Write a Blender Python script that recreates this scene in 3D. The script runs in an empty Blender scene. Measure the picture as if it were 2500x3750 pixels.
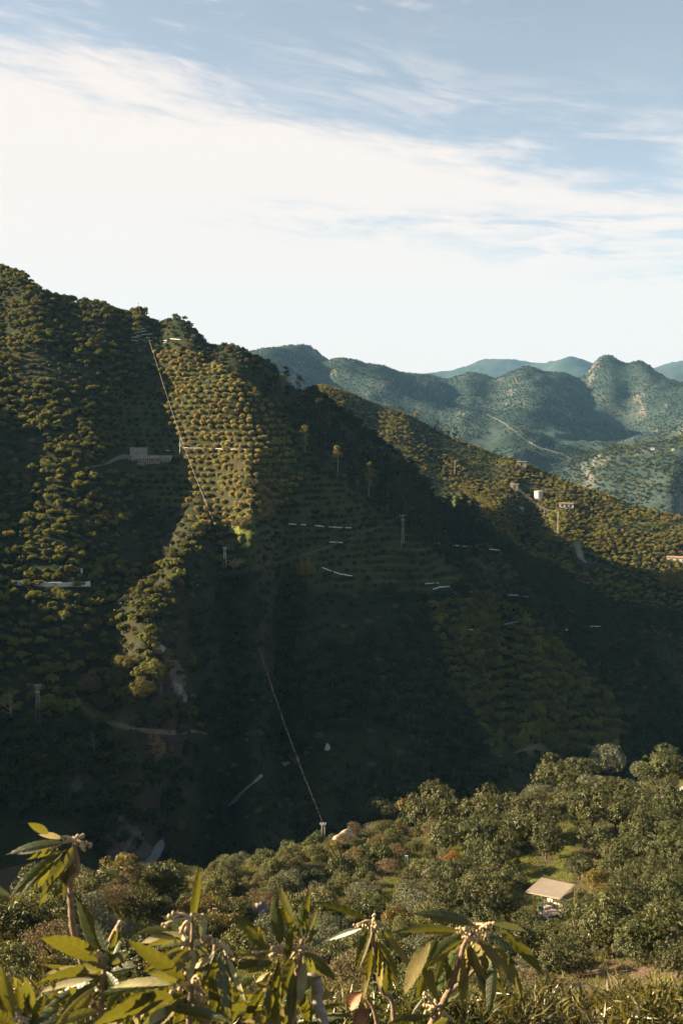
import bpy, bmesh, math, random
import numpy as np
from mathutils import Vector, Matrix
R = math.radians
scene = bpy.context.scene
col = scene.collection
rng = np.random.default_rng(7)
random.seed(7)

# ------------------------------------------------------------------ camera
F = 3646.0                      # focal length in source pixels (35 mm on a 24x36 portrait frame)
HOR = 1600.0                    # source row of the horizon
PITCH = math.atan((1875 - HOR) / F)
cam_d = bpy.data.cameras.new('camera')
cam = bpy.data.objects.new('camera', cam_d)
col.objects.link(cam)
cam_d.sensor_fit = 'VERTICAL'
cam_d.sensor_height = 36.0
cam_d.lens = 35.0
cam.location = (0, 0, 0)
cam.rotation_euler = (R(90) - PITCH, 0, 0)
cam_d.clip_start = 0.05
cam_d.clip_end = 40000
cam_d.dof.use_dof = True
cam_d.dof.focus_distance = 90
cam_d.dof.aperture_fstop = 9.0
scene.camera = cam

# ------------------------------------------------------------------ light
SUN_AZ = R(-86)                 # from the view axis, to the left
SUN_EL = R(22.5)
sun_dir = Vector((math.sin(SUN_AZ) * math.cos(SUN_EL), math.cos(SUN_AZ) * math.cos(SUN_EL), math.sin(SUN_EL)))
sd = bpy.data.lights.new('sun', 'SUN')
sd.energy = 5.0
sd.angle = R(0.53)
sd.color = (1.0, 0.79, 0.50)
sun = bpy.data.objects.new('sun', sd)
sun.rotation_euler = (-sun_dir).to_track_quat('-Z', 'Y').to_euler()
col.objects.link(sun)

world = bpy.data.worlds.new('World')
scene.world = world
world.use_nodes = True
nt = world.node_tree
nt.nodes.clear()

class N:
    """tiny node helper"""
    def __init__(s, tree): s.t = tree
    def new(s, typ, **kw):
        n = s.t.nodes.new(typ)
        for k, v in kw.items(): setattr(n, k, v)
        return n
    def put(s, sock, v):
        if isinstance(v, bpy.types.NodeSocket): s.t.links.new(v, sock)
        else: sock.default_value = v
    def m(s, op, a, b=None, c=None, clamp=False):
        n = s.new('ShaderNodeMath', operation=op, use_clamp=clamp)
        s.put(n.inputs[0], a)
        if b is not None: s.put(n.inputs[1], b)
        if c is not None: s.put(n.inputs[2], c)
        return n.outputs[0]
    def mix(s, f, a, b, blend='MIX'):
        n = s.new('ShaderNodeMix', data_type='RGBA', blend_type=blend)
        s.put(n.inputs[0], f); s.put(n.inputs[6], a); s.put(n.inputs[7], b)
        return n.outputs[2]
    def ss(s, v, lo, hi):
        n = s.new('ShaderNodeMapRange', interpolation_type='SMOOTHSTEP', clamp=True)
        s.put(n.inputs[0], v); s.put(n.inputs[1], lo); s.put(n.inputs[2], hi)
        return n.outputs[0]
    def noise(s, vec, scale, detail=4, rough=.55, dist=0):
        n = s.new('ShaderNodeTexNoise')
        if vec is not None: s.put(n.inputs['Vector'], vec)
        s.put(n.inputs['Scale'], scale); s.put(n.inputs['Detail'], detail)
        s.put(n.inputs['Roughness'], rough); s.put(n.inputs['Distortion'], dist)
        return n.outputs[0]
    def comb(s, x, y, z=0.0):
        n = s.new('ShaderNodeCombineXYZ')
        s.put(n.inputs[0], x); s.put(n.inputs[1], y); s.put(n.inputs[2], z)
        return n.outputs[0]

w = N(nt)
SKY = 0.05
sky = w.new('ShaderNodeTexSky', sky_type='NISHITA')
sky.sun_disc = False
sky.sun_elevation = SUN_EL
sky.sun_rotation = SUN_AZ
sky.altitude = 400
sky.air_density = 1.0
sky.dust_density = 0.6
sky.ozone_density = 1.0
tc = w.new('ShaderNodeTexCoord')
sx = w.new('ShaderNodeSeparateXYZ')
nt.links.new(tc.outputs['Generated'], sx.inputs[0])
u = w.m('MULTIPLY', w.m('ARCTAN2', sx.outputs[0], sx.outputs[1]), 57.2958)     # azimuth, degrees
v = w.m('MULTIPLY', w.m('ARCSINE', sx.outputs[2]), 57.2958)                    # elevation, degrees
# the cloud bank: its upper edge dips away to the right of the sun side
cb = w.m('COSINE', w.m('MULTIPLY', w.m('ADD', u, 25.0), 0.0174533))
edge = w.m('ADD', 9.4, w.m('MULTIPLY', 11.1, w.m('POWER', w.m('MAXIMUM', cb, 0.0), 3.0)))
edge = w.m('ADD', edge, w.m('MULTIPLY', w.m('MINIMUM', cb, 0.0), 30.0))
# streaks run a little downwards to the right
vr = w.m('ADD', v, w.m('MULTIPLY', u, 0.17))
n1 = w.noise(w.comb(w.m('MULTIPLY', u, 0.060), w.m('MULTIPLY', vr, 0.30)), 1.0, 7, .60, .5)
n2 = w.noise(w.comb(w.m('MULTIPLY', u, 0.13), w.m('MULTIPLY', vr, 0.85), 5.0), 1.0, 7, .62, .7)
n3 = w.noise(w.comb(w.m('MULTIPLY', u, 0.22), w.m('MULTIPLY', w.m('ADD', v, w.m('MULTIPLY', u, 0.06)), 1.5), 9.0), 1.0, 8, .66, .5)
n4 = w.noise(w.comb(w.m('MULTIPLY', u, 0.8), w.m('MULTIPLY', vr, 2.6), 3.0), 1.0, 8, .68, .4)
nn = w.m('ADD', w.m('MULTIPLY', w.m('SUBTRACT', n1, .5), 9.0), w.m('MULTIPLY', w.m('SUBTRACT', n2, .5), 6.5))
nn = w.m('ADD', nn, w.m('MULTIPLY', w.m('SUBTRACT', n4, .5), 2.2))
dedge = w.m('SUBTRACT', w.m('ADD', edge, nn), v)
bank = w.ss(dedge, -1.6, 2.2)
def gap(vc, sl, width, u0, u1, gain):
    """a thin clear streak low in the bank on the right"""
    q = w.m('DIVIDE', w.m('SUBTRACT', v, w.m('ADD', w.m('ADD', vc, w.m('MULTIPLY', u, sl)), w.m('MULTIPLY', w.m('SUBTRACT', n2, .5), 2.4))), width)
    g = w.m('EXPONENT', w.m('MULTIPLY', w.m('MULTIPLY', q, q), -1.0))
    g = w.m('MULTIPLY', g, w.ss(u, u0, u1))
    return w.m('MULTIPLY', g, w.m('MULTIPLY', w.ss(n3, .40, .62), gain))
gp = w.m('ADD', gap(11.9, -.035, .75, -12, 2, .75), gap(10.7, -.035, .6, 2, 12, .85))
gp = w.m('ADD', gp, gap(13.4, .0, .45, 9, 15, .8))
gp = w.m('ADD', gp, gap(9.0, -.02, .4, 10, 17, .6))
gp = w.m('ADD', gp, gap(16.8, -.1, .6, -12, 4, .4))
bank = w.m('MULTIPLY', bank, w.m('SUBTRACT', 1.0, gp, None, True))
# loose wisps above the bank
wz = w.ss(w.m('SUBTRACT', v, edge), .5, 3.5)
ws = w.m('MULTIPLY', w.ss(n3, .50, .74), w.ss(n2, .42, .60))
wisps = w.m('MULTIPLY', w.m('MULTIPLY', w.m('MULTIPLY', ws, wz), .85), w.ss(w.m('MULTIPLY', u, -1.0), -15, 6))
q3 = w.m('DIVIDE', w.m('SUBTRACT', w.m('SUBTRACT', v, edge), 1.0), 2.6)
veil = w.m('MULTIPLY', w.m('EXPONENT', w.m('MULTIPLY', w.m('MULTIPLY', q3, q3), -1.0)), w.m('MULTIPLY', w.m('MULTIPLY', w.ss(n2, .42, .68), .6), w.ss(u, -9, 3)))
cl = w.m('MAXIMUM', w.m('MAXIMUM', bank, veil), wisps)
cl = w.m('MULTIPLY', cl, w.ss(v, -3, 0))
hsv = w.new('ShaderNodeHueSaturation')
hsv.inputs['Saturation'].default_value = 0.52
hsv.inputs['Value'].default_value = 0.70
nt.links.new(sky.outputs[0], hsv.inputs['Color'])
skyc = w.mix(cl, hsv.outputs[0], (0.206 / SKY, 0.182 / SKY, 0.166 / SKY, 1))
bg = w.new('ShaderNodeBackground')
bg.inputs[1].default_value = SKY
nt.links.new(skyc, bg.inputs[0])
wo = w.new('ShaderNodeOutputWorld')
nt.links.new(bg.outputs[0], wo.inputs[0])

scene.view_settings.view_transform = 'Standard'
scene.view_settings.look = 'None'
scene.view_settings.exposure = 2.32
scene.view_settings.gamma = 1.0
scene.view_settings.use_curve_mapping = False
scene.render.engine = 'CYCLES'
scene.cycles.max_bounces = 6
scene.cycles.diffuse_bounces = 2
scene.cycles.glossy_bounces = 2
scene.cycles.transmission_bounces = 3
scene.cycles.volume_bounces = 0
scene.cycles.transparent_max_bounces = 8

# ------------------------------------------------------------------ picture rays
_fw = np.array((0, math.cos(PITCH), -math.sin(PITCH)))
_up = np.array((0, math.sin(PITCH), math.cos(PITCH)))
_rt = np.array((1.0, 0, 0))
def ray(px, py):
    d = _fw + (px - 1250) / F * _rt - (py - 1875) / F * _up
    return d / math.hypot(d[0], d[1])              # unit horizontal length
def P(px, py, r):
    return Vector(ray(px, py) * r)
def to_px(p):
    p = np.asarray(p, float)
    dep = p @ _fw
    dep = np.where(np.abs(dep) < 1e-6, 1e-6, dep)
    return 1250 + F * (p @ _rt) / dep, 1875 - F * (p @ _up) / dep

# ------------------------------------------------------------------ relief
def hash2(ix, iy, seed):
    h = (ix.astype(np.int64) * 374761393 + iy.astype(np.int64) * 668265263 + seed * 974634711) & 0xffffffff
    h = ((h ^ (h >> 13)) * 1274126177) & 0xffffffff
    return ((h ^ (h >> 16)) & 0xffff) / 65535.0
def vnoise(x, y, wl, seed):
    x = x / wl; y = y / wl
    ix = np.floor(x); iy = np.floor(y)
    fx = x - ix; fy = y - iy
    fx = fx * fx * fx * (fx * (fx * 6 - 15) + 10); fy = fy * fy * fy * (fy * (fy * 6 - 15) + 10)
    a = hash2(ix, iy, seed); b = hash2(ix + 1, iy, seed); c = hash2(ix, iy + 1, seed); d = hash2(ix + 1, iy + 1, seed)
    return (a + (b - a) * fx) * (1 - fy) + (c + (d - c) * fx) * fy - 0.5
def rot(x, y, a): return x * math.cos(a) - y * math.sin(a), x * math.sin(a) + y * math.cos(a)

CP = []
def row(py, pts): CP.extend([tuple(P(px, py, r)) for px, r in pts])
def pts3(l): CP.extend([tuple(P(*t)) for t in l])
# opposite hill, skyline and faces
SKYA = [(-300, 900, 520), (0, 985, 490), (100, 1040, 480), (250, 1102, 462), (400, 1112, 455), (500, 1118, 450), (620, 1152, 440), (700, 1190, 437),
        (850, 1275, 425), (1000, 1345, 415), (1150, 1445, 408), (1300, 1565, 405), (1420, 1640, 403)]
pts3(SKYA)
for (px, py, r) in SKYA:                           # it falls away behind the ridge
    a = P(px, py, r); k = (r + 55) / r
    CP.append((a.x * k, a.y * k, a.z - 26))
row(1200, [(-300, 424), (0, 425), (250, 418), (450, 430), (600, 430)])
row(1300, [(0, 398), (250, 392), (450, 408), (600, 408), (750, 401)])
row(1450, [(-400, 372), (0, 365), (250, 360), (450, 378), (580, 382), (750, 368), (900, 365), (1050, 394)])
row(1600, [(0, 338), (250, 334), (450, 350), (600, 358), (800, 340), (950, 341), (1150, 367), (1350, 400)])
row(1750, [(-400, 324), (0, 316), (250, 312), (450, 322), (620, 334), (800, 318), (1000, 319), (1200, 342), (1500, 378)])
row(1900, [(0, 296), (250, 291), (450, 300), (600, 308), (750, 298), (950, 291), (1150, 318), (1400, 340), (1550, 350)])
row(2050, [(-400, 286), (0, 278), (250, 274), (450, 280), (600, 283), (750, 276), (900, 282), (1100, 298), (1400, 313), (1600, 320)])
row(2200, [(0, 261), (250, 258), (450, 261), (650, 258), (800, 274), (1000, 287), (1250, 290), (1500, 292), (1700, 302)])
row(2400, [(0, 243), (250, 240), (450, 240), (620, 244), (850, 264), (1100, 272), (1350, 268), (1600, 276), (1850, 300)])
row(2600, [(0, 230), (250, 228), (450, 226), (650, 236), (900, 250), (1200, 254), (1500, 251), (1800, 268), (2100, 293)])
row(2800, [(0, 213), (250, 210), (450, 209), (650, 219), (900, 230), (1200, 234), (1500, 232), (1800, 244), (2200, 270)])
row(3000, [(0, 199), (250, 198), (450, 198)])
pts3([(520, 2420, 229), (480, 2540, 220), (570, 2490, 225), (730, 2560, 247), (700, 2450, 252)])
# right spur's edge and the slope behind it
pts3([(1580, 2000, 322), (1700, 2100, 316), (1950, 2250, 312), (2150, 2450, 312), (2300, 2650, 305)])
pts3([(1620, 1960, 385), (1700, 2010, 402), (1820, 2000, 412), (2000, 2110, 402), (2200, 2300, 385), (2400, 2500, 365), (2500, 2700, 338), (2700, 2700, 350)])
pts3([(1560, 1830, 425), (1700, 1880, 470), (1850, 1900, 530), (2000, 1950, 540), (2200, 2060, 500), (2450, 2250, 440), (2500, 2080, 515), (2800, 2150, 520)])
# the sunny ridge behind
SKYB = [(1170, 1436, 470), (1300, 1458, 485), (1400, 1492, 500), (1500, 1535, 510), (1600, 1590, 520), (1700, 1628, 540), (1900, 1700, 560),
        (2100, 1782, 570), (2300, 1850, 575), (2500, 1905, 580), (2800, 1960, 590)]
SKYB = [(a, b, float(np.interp(a, [1170, 1500, 1900, 2500, 2800], [780, 735, 680, 605, 590]))) for a, b, c in SKYB]
_x = np.arange(1170, 2801, 65)
SKYB = [(float(a), float(np.interp(a, [p[0] for p in SKYB], [p[1] for p in SKYB])), float(np.interp(a, [p[0] for p in SKYB], [p[2] for p in SKYB]))) for a in _x]
pts3(SKYB)
for (px, py, r) in SKYB:
    a = P(px, py, r); k = (r + 110) / r
    CP.append((a.x * k, a.y * k, a.z - 55))
pts3([(1350, 1540, 690), (1500, 1640, 645), (1600, 1690, 640), (1700, 1730, 630), (1800, 1768, 618), (1900, 1800, 605), (2020, 1850, 590), (2150, 1900, 572), (2280, 1938, 562), (2400, 1975, 553), (2550, 2010, 545)])
CP += [(-60, 790, 25), (-140, 840, 40)]
CP += [(15, 500, -42), (50, 520, -48), (100, 540, -58), (-20, 540, -25)]
# valley beyond, the far right slope, mountains
CP += [(60, 1060, -125), (200, 1080, -130), (380, 1050, -125)]
pts3([(2300, 1790, 1230), (2500, 1850, 1150), (2220, 1725, 1330), (2360, 1665, 1480), (2500, 1600, 1650), (2500, 1700, 1380), (2700, 1550, 1500)])
pts3([(2110, 1735, 1480), (2180, 1690, 1700), (1900, 1670, 1600), (1700, 1600, 1800), (2000, 1600, 1900), (1500, 1500, 2100), (1800, 1500, 2250), (2300, 1500, 2450),
      (2420, 1570, 2100), (1300, 1470, 2050), (1150, 1400, 2200), (2150, 1480, 2500), (1650, 1470, 2350), (2480, 1620, 1750)])
SKYD = [(600, 1420, 2900), (800, 1370, 2700), (1000, 1322, 2600), (1095, 1300, 2600), (1130, 1306, 2600), (1170, 1330, 2560), (1240, 1344, 2530), (1300, 1352, 2500), (1340, 1374, 2500), (1400, 1378, 2500),
        (1440, 1402, 2520), (1480, 1420, 2600), (1560, 1422, 2700), (1640, 1412, 2750), (1680, 1396, 2720), (1720, 1387, 2700), (1770, 1404, 2700), (1850, 1412, 2750), (1920, 1410, 2800), (2000, 1420, 2800), (2080, 1405, 2820),
        (2140, 1395, 2850), (2165, 1360, 2880), (2200, 1334, 2900), (2240, 1336, 2900), (2270, 1350, 2880), (2300, 1352, 2850), (2340, 1346, 2850), (2380, 1372, 2850), (2440, 1430, 2900), (2500, 1468, 3000), (2700, 1440, 3100)]
pts3(SKYD)
for (px, py, r) in SKYD[::2]:
    a = P(px, py, r); k = (r + 500) / r
    CP.append((a.x * k, a.y * k, a.z - 190))
SKYE = [(1300, 1430, 6200), (1470, 1418, 6200), (1560, 1406, 6200), (1620, 1408, 6200), (1700, 1392, 6200), (1790, 1372, 6200), (1840, 1368, 6200), (1900, 1382, 6200), (1960, 1392, 6200), (2020, 1370, 6100), (2110, 1348, 6000), (2170, 1356, 6000),
        (2300, 1362, 6100), (2400, 1346, 6200), (2500, 1343, 6200), (2700, 1350, 6200)]
pts3(SKYE)
CP += [(1500, 4300, 60), (300, 4300, 60), (-1200, 4300, 80), (2600, 9000, 200), (0, 9500, 200), (-3000, 6000, 250), (-2500, 2500, 180), (2500, 2500, 150), (-5500, 0, 200), (5500, 0, 200),
       (0, -6000, 300), (-1500, 900, 120), (900, 1000, -40), (1200, 300, 40), (-1000, 0, 90), (700, -400, 70)]
# the near slope
pts3([(-300, 3350, 58), (0, 3345, 66), (200, 3305, 76), (450, 3275, 88), (700, 3225, 98), (850, 3185, 105), (1000, 3160, 112), (1150, 3115, 120), (1250, 3085, 126), (1400, 3055, 132), (1600, 3040, 138),
      (1800, 3020, 143), (1950, 2930, 152), (2100, 2900, 158), (2300, 2880, 162), (2500, 2840, 168), (2800, 2790, 175)])
pts3([(1900, 3250, 100), (1960, 3370, 86), (2060, 3350, 87.5), (2300, 3100, 117), (2400, 2925, 148), (1500, 3160, 112), (2000, 3520, 66), (2300, 3580, 58), (1500, 3420, 74), (1000, 3370, 73), (700, 3420, 61),
      (1800, 3640, 52), (2400, 3720, 43), (500, 3480, 52), (0, 3520, 45), (1200, 3250, 98), (900, 3270, 90)])
for (px, r) in [(-300, 100), (0, 108), (300, 118), (600, 130), (900, 142), (1250, 158), (1600, 172), (1950, 184), (2300, 194), (2700, 205)]:
    a = ray(px, 1600) * r
    CP.append((a[0], a[1], -68 - .02 * r))
pts3([(300, 3360, 172), (430, 3258, 187), (600, 3090, 206), (850, 2955, 228), (1060, 2810, 246)])
for (px, r, z) in [(-400, 165, -84), (1300, 213, -85), (1700, 218, -88), (2100, 228, -94), (2600, 245, -98)]:
    a = ray(px, 1600) * r
    CP.append((a[0], a[1], z))
CP += [(0, 0, -1.75), (3, .5, -1.9), (-3, .5, -1.8), (0, 2.2, -2.6), (0, 4, -4.6), (4, 4, -4.8), (-4, 4, -4.3), (0, 8, -8.0), (6, 9, -8.6), (-6, 9, -8.0), (0, 14, -11.4), (7, 14, -11.6), (-8, 14, -11),
       (0, 25, -18.0), (12, 25, -18.2), (-12, 25, -16.5), (0, -6, -1.2), (0, -40, 14), (60, -10, -2), (-60, -10, 0), (60, 30, -20), (-60, 30, -20), (120, 60, -36), (-100, 70, -45), (0, -200, 70), (300, -100, 30), (-300, -100, 30)]
# hill to the left, out of the picture, that shades the gorge
CP += [(-112, 226, -30), (-145, 218, -15), (-185, 228, -1), (-240, 230, 20), (-210, 190, -10), (-150, 165, -50), (-300, 330, 30), (-330, 180, 25), (-125, 262, -42), (-140, 300, -28)]
CP = np.array(CP)

def warp(x, y):
    r = np.hypot(x, y) + 1e-9
    L = np.log(1 + r / 2.0)
    return x / r * L, y / r * L
def zs(x, y): return np.hypot(x, y) + 5.0
cu, cv = warp(CP[:, 0], CP[:, 1])
C2 = 0.11 ** 2
A = np.sqrt((cu[:, None] - cu[None]) ** 2 + (cv[:, None] - cv[None]) ** 2 + C2)
n_ = len(CP)
M_ = np.zeros((n_ + 3, n_ + 3))
M_[:n_, :n_] = A - np.eye(n_) * 0.0015
M_[:n_, n_] = 1; M_[:n_, n_ + 1] = cu; M_[:n_, n_ + 2] = cv
M_[n_:, :n_] = M_[:n_, n_:].T
rhs = np.zeros(n_ + 3); rhs[:n_] = CP[:, 2] / zs(CP[:, 0], CP[:, 1])
WT = np.linalg.solve(M_, rhs)
def sstep(v, a, b):
    t = np.clip((v - a) / (b - a), 0, 1)
    return t * t * (3 - 2 * t)
def H(x, y):
    x = np.asarray(x, float).ravel(); y = np.asarray(y, float).ravel()
    out = np.empty(len(x))
    for i in range(0, len(x), 20000):
        a, b = warp(x[i:i + 20000], y[i:i + 20000])
        k = np.sqrt((a[:, None] - cu[None]) ** 2 + (b[:, None] - cv[None]) ** 2 + C2)
        out[i:i + 20000] = k @ WT[:n_] + WT[n_] + WT[n_ + 1] * a + WT[n_ + 2] * b
    out *= zs(x, y)
    r = np.hypot(x, y)
    # ground unevenness, growing with the size of the landform
    x1, y1 = rot(x, y, .6)
    k0 = sstep(r, 4, 40)
    out += k0 * (.5 * vnoise(x1, y1, 9, 1) + .22 * vnoise(x1, y1, 3.3, 2))
    k1 = sstep(r, 150, 230)
    k3 = sstep(r, 900, 1500)
    out += k1 * (1 - k3) * (1 - .7 * sstep(r, 430, 520)) * (4.5 * vnoise(x1, y1, 46, 3) + 2.6 * vnoise(x, y, 19, 4) + 1.2 * vnoise(x1, y1, 8, 5))
    for wl, am, sd_ in ((520, 90, 6), (240, 52, 7), (110, 30, 8), (52, 18, 9), (24, 9, 10)):
        n = vnoise(x1, y1, wl, sd_)
        out += k3 * am * (.32 - np.abs(n) * 1.6) * .6
    k4 = sstep(r, 4200, 5600)
    out += k4 * 90 * (.3 - np.abs(vnoise(x1, y1, 900, 12)) * 1.4)
    return out

az_in = np.arange(-22.5, 22.51, 0.15)
az_l = np.concatenate([np.arange(-180, -60, 5.0), np.arange(-60, -22.5, 1.0)])
AZ = np.radians(np.concatenate([az_l, az_in, -az_l[::-1][:-1]]))
rr = [0.6]
while rr[-1] < 7600:
    r = rr[-1]
    rr.append(r + (max(.12, r * .05) if r < 40 else 1.4 if r < 180 else 1.0 if r < 460 else 2.4 if r < 900 else 9 if r < 1500 else r * .0085))
RR = np.array(rr)
GX = RR[:, None] * np.sin(AZ)[None]; GY = RR[:, None] * np.cos(AZ)[None]
GZ = H(GX, GY).reshape(GX.shape)

# terraces on parts of the opposite hill, cut as level steps with a steep riser
def inpoly(px, py, poly):
    px = np.asarray(px, float); py = np.asarray(py, float)
    ins = np.zeros(px.shape, bool); j = len(poly) - 1
    for i in range(len(poly)):
        xi, yi = poly[i]; xj, yj = poly[j]
        c = ((yi > py) != (yj > py)) & (px < (xj - xi) * (py - yi) / (yj - yi + 1e-12) + xi)
        ins ^= c; j = i
    return ins
ROWS = [(560, 1290), (700, 1285), (900, 1400), (1010, 1500), (1060, 1600), (1110, 1760), (1010, 1880), (900, 1930), (690, 1930), (690, 1700), (620, 1550)]
TERR = [(1010, 1500), (1060, 1590), (1250, 1740), (1420, 1860), (1560, 1990), (1700, 2100), (1650, 2160), (1200, 2160), (880, 2080), (900, 1920), (1010, 1880), (1100, 1760), (1060, 1600)]
TERR2 = [(1560, 2230), (1760, 2170), (1950, 2270), (2150, 2460), (2310, 2680), (2250, 2760), (1800, 2760), (1680, 2560)]
HOLL = [(480, 1420), (620, 1480), (690, 1700), (690, 1860), (560, 1860), (450, 1640), (430, 1500)]
pxg, pyg = to_px(np.stack([GX, GY, GZ], -1))
front = (GY > 200) & (GY < 470)
tm = np.zeros(GX.shape)
for poly in (ROWS, TERR, TERR2, HOLL):
    tm[front & inpoly(pxg, pyg, poly)] = 1
for _ in range(3):                                   # feather the mask
    t2 = tm.copy()
    t2[1:] += tm[:-1]; t2[:-1] += tm[1:]; t2[:, 1:] += tm[:, :-1]; t2[:, :-1] += tm[:, 1:]
    tm = t2 / 5
tm = np.clip(tm * 1.1, 0, 1)
tmg = np.where(inpoly(pxg, pyg, ROWS), .12, .5) * tm
STEP = 1.9
q = (GZ + .6 * vnoise(GX.ravel(), GY.ravel(), 30, 20).reshape(GX.shape)) / STEP
fr = q - np.floor(q)
GZ = GZ + tm * STEP * .75 * (sstep(fr, .52, 1.0) - fr)

# interpolated ground height on the finished grid
def ground(x, y):
    x = np.atleast_1d(np.asarray(x, float)); y = np.atleast_1d(np.asarray(y, float))
    a = np.arctan2(x, y); r = np.hypot(x, y)
    ia = np.clip(np.searchsorted(AZ, a) - 1, 0, len(AZ) - 2); ir = np.clip(np.searchsorted(RR, r) - 1, 0, len(RR) - 2)
    ta = np.clip((a - AZ[ia]) / (AZ[ia + 1] - AZ[ia]), 0, 1); tr = np.clip((r - RR[ir]) / (RR[ir + 1] - RR[ir]), 0, 1)
    return (GZ[ir, ia] * (1 - ta) + GZ[ir, ia + 1] * ta) * (1 - tr) + (GZ[ir + 1, ia] * (1 - ta) + GZ[ir + 1, ia + 1] * ta) * tr
RUN = np.maximum.accumulate(GZ / RR[:, None], axis=0)     # horizon seen from the camera, by distance
def visible(x, y, h):
    a = np.arctan2(x, y); r = np.hypot(x, y)
    ia = np.clip(np.round(np.interp(a, AZ, np.arange(len(AZ)))).astype(int), 0, len(AZ) - 1)
    ir = np.clip(np.searchsorted(RR, r * .985) - 1, 0, len(RR) - 1)
    return (ground(x, y) + h) / r > RUN[ir, ia]
def hit(px, py, rmin=20.0):
    """where the ray through a picture point meets the ground"""
    d = ray(px, py)
    a = math.atan2(d[0], d[1])
    ia = int(np.clip(np.searchsorted(AZ, a) - 1, 0, len(AZ) - 2)); ta = (a - AZ[ia]) / (AZ[ia + 1] - AZ[ia])
    z = GZ[:, ia] * (1 - ta) + GZ[:, ia + 1] * ta
    df = RR * d[2] - z
    k = np.nonzero((df < 0) & (RR > rmin))[0]
    if len(k) == 0: k = [len(RR) - 1]
    k = int(k[0])
    t = df[k - 1] / (df[k - 1] - df[k] + 1e-12)
    r = RR[k - 1] + (RR[k] - RR[k - 1]) * min(max(t, 0), 1)
    return Vector((d[0] * r, d[1] * r, float(ground(d[0] * r, d[1] * r)[0])))

# ------------------------------------------------------------------ object helpers
def tag(o, label=None, cat=None, group=None, kind=None):
    if label: o['label'] = label
    if cat: o['category'] = cat
    if group: o['group'] = group
    if kind: o['kind'] = kind
    return o
def link(name, me, parent=None, mats=()):
    for m in mats:
        if m.name not in [x.name for x in me.materials if x]: me.materials.append(m)
    o = bpy.data.objects.new(name, me); col.objects.link(o)
    if parent is not None: o.parent = parent
    return o
def empty(name, loc, rz=0.0, sc=1.0):
    o = bpy.data.objects.new(name, None); col.objects.link(o)
    o.empty_display_size = .2
    o.location = loc; o.rotation_euler = (0, 0, rz); o.scale = (sc, sc, sc) if not hasattr(sc, '__len__') else sc
    return o
def mesh_np(name, verts, faces, smooth=False):
    """verts (n,3); faces (m,k) of one size"""
    me = bpy.data.meshes.new(name)
    verts = np.asarray(verts, np.float32); faces = np.asarray(faces, np.int32)
    k = faces.shape[1]
    me.vertices.add(len(verts)); me.vertices.foreach_set('co', verts.ravel())
    me.loops.add(faces.size); me.loops.foreach_set('vertex_index', faces.ravel())
    me.polygons.add(len(faces)); me.polygons.foreach_set('loop_start', np.arange(0, faces.size, k, dtype=np.int32))
    me.polygons.foreach_set('loop_total', np.full(len(faces), k, np.int32))
    if smooth: me.polygons.foreach_set('use_smooth', np.ones(len(faces), bool))
    me.update(calc_edges=True); me.validate()
    return me
def mesh_pd(name, verts, faces, smooth=False):
    me = bpy.data.meshes.new(name)
    me.from_pydata([tuple(v) for v in verts], [], [tuple(f) for f in faces])
    if smooth: me.polygons.foreach_set('use_smooth', np.ones(len(me.polygons), bool))
    me.update()
    return me
class MB:
    def __init__(s): s.v = []; s.f = []
    def box(s, c, size, rz=0.0, taper=1.0):
        n = len(s.v); hx, hy, hz = size[0] / 2, size[1] / 2, size[2] / 2
        for z, k in ((-hz, 1.0), (hz, taper)):
            for x, y in ((-hx, -hy), (hx, -hy), (hx, hy), (-hx, hy)):
                a, b = rot(x * k, y * k, rz)
                s.v.append((c[0] + a, c[1] + b, c[2] + z))
        for f in ((0, 3, 2, 1), (4, 5, 6, 7), (0, 1, 5, 4), (1, 2, 6, 5), (2, 3, 7, 6), (3, 0, 4, 7)): s.f.append(tuple(n + i for i in f))
        return s
    def tube(s, path, rad, seg=6, cap=True):
        path = [Vector(p) for p in path]; n0 = len(s.v)
        rads = rad if hasattr(rad, '__len__') else [rad] * len(path)
        prev = None
        for i, p in enumerate(path):
            t = (path[min(i + 1, len(path) - 1)] - path[max(i - 1, 0)])
            if t.length < 1e-9: t = Vector((0, 0, 1))
            t.normalize()
            if prev is None:
                a = Vector((1, 0, 0)) if abs(t.x) < .8 else Vector((0, 1, 0))
            else: a = prev
            b = t.cross(a).normalized(); a = b.cross(t).normalized(); prev = a
            for k in range(seg):
                an = 2 * math.pi * k / seg
                s.v.append(tuple(p + (a * math.cos(an) + b * math.sin(an)) * rads[i]))
        for i in range(len(path) - 1):
            for k in range(seg):
                k2 = (k + 1) % seg
                s.f.append((n0 + i * seg + k, n0 + i * seg + k2, n0 + (i + 1) * seg + k2, n0 + (i + 1) * seg + k))
        if cap:
            s.f.append(tuple(n0 + k for k in range(seg))[::-1]); e = n0 + (len(path) - 1) * seg
            s.f.append(tuple(e + k for k in range(seg)))
        return s
    def build(s, name, m=None, parent=None, smooth=False):
        return link(name, mesh_pd(name, s.v, s.f, smooth), parent, [m] if m else [])

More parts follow.
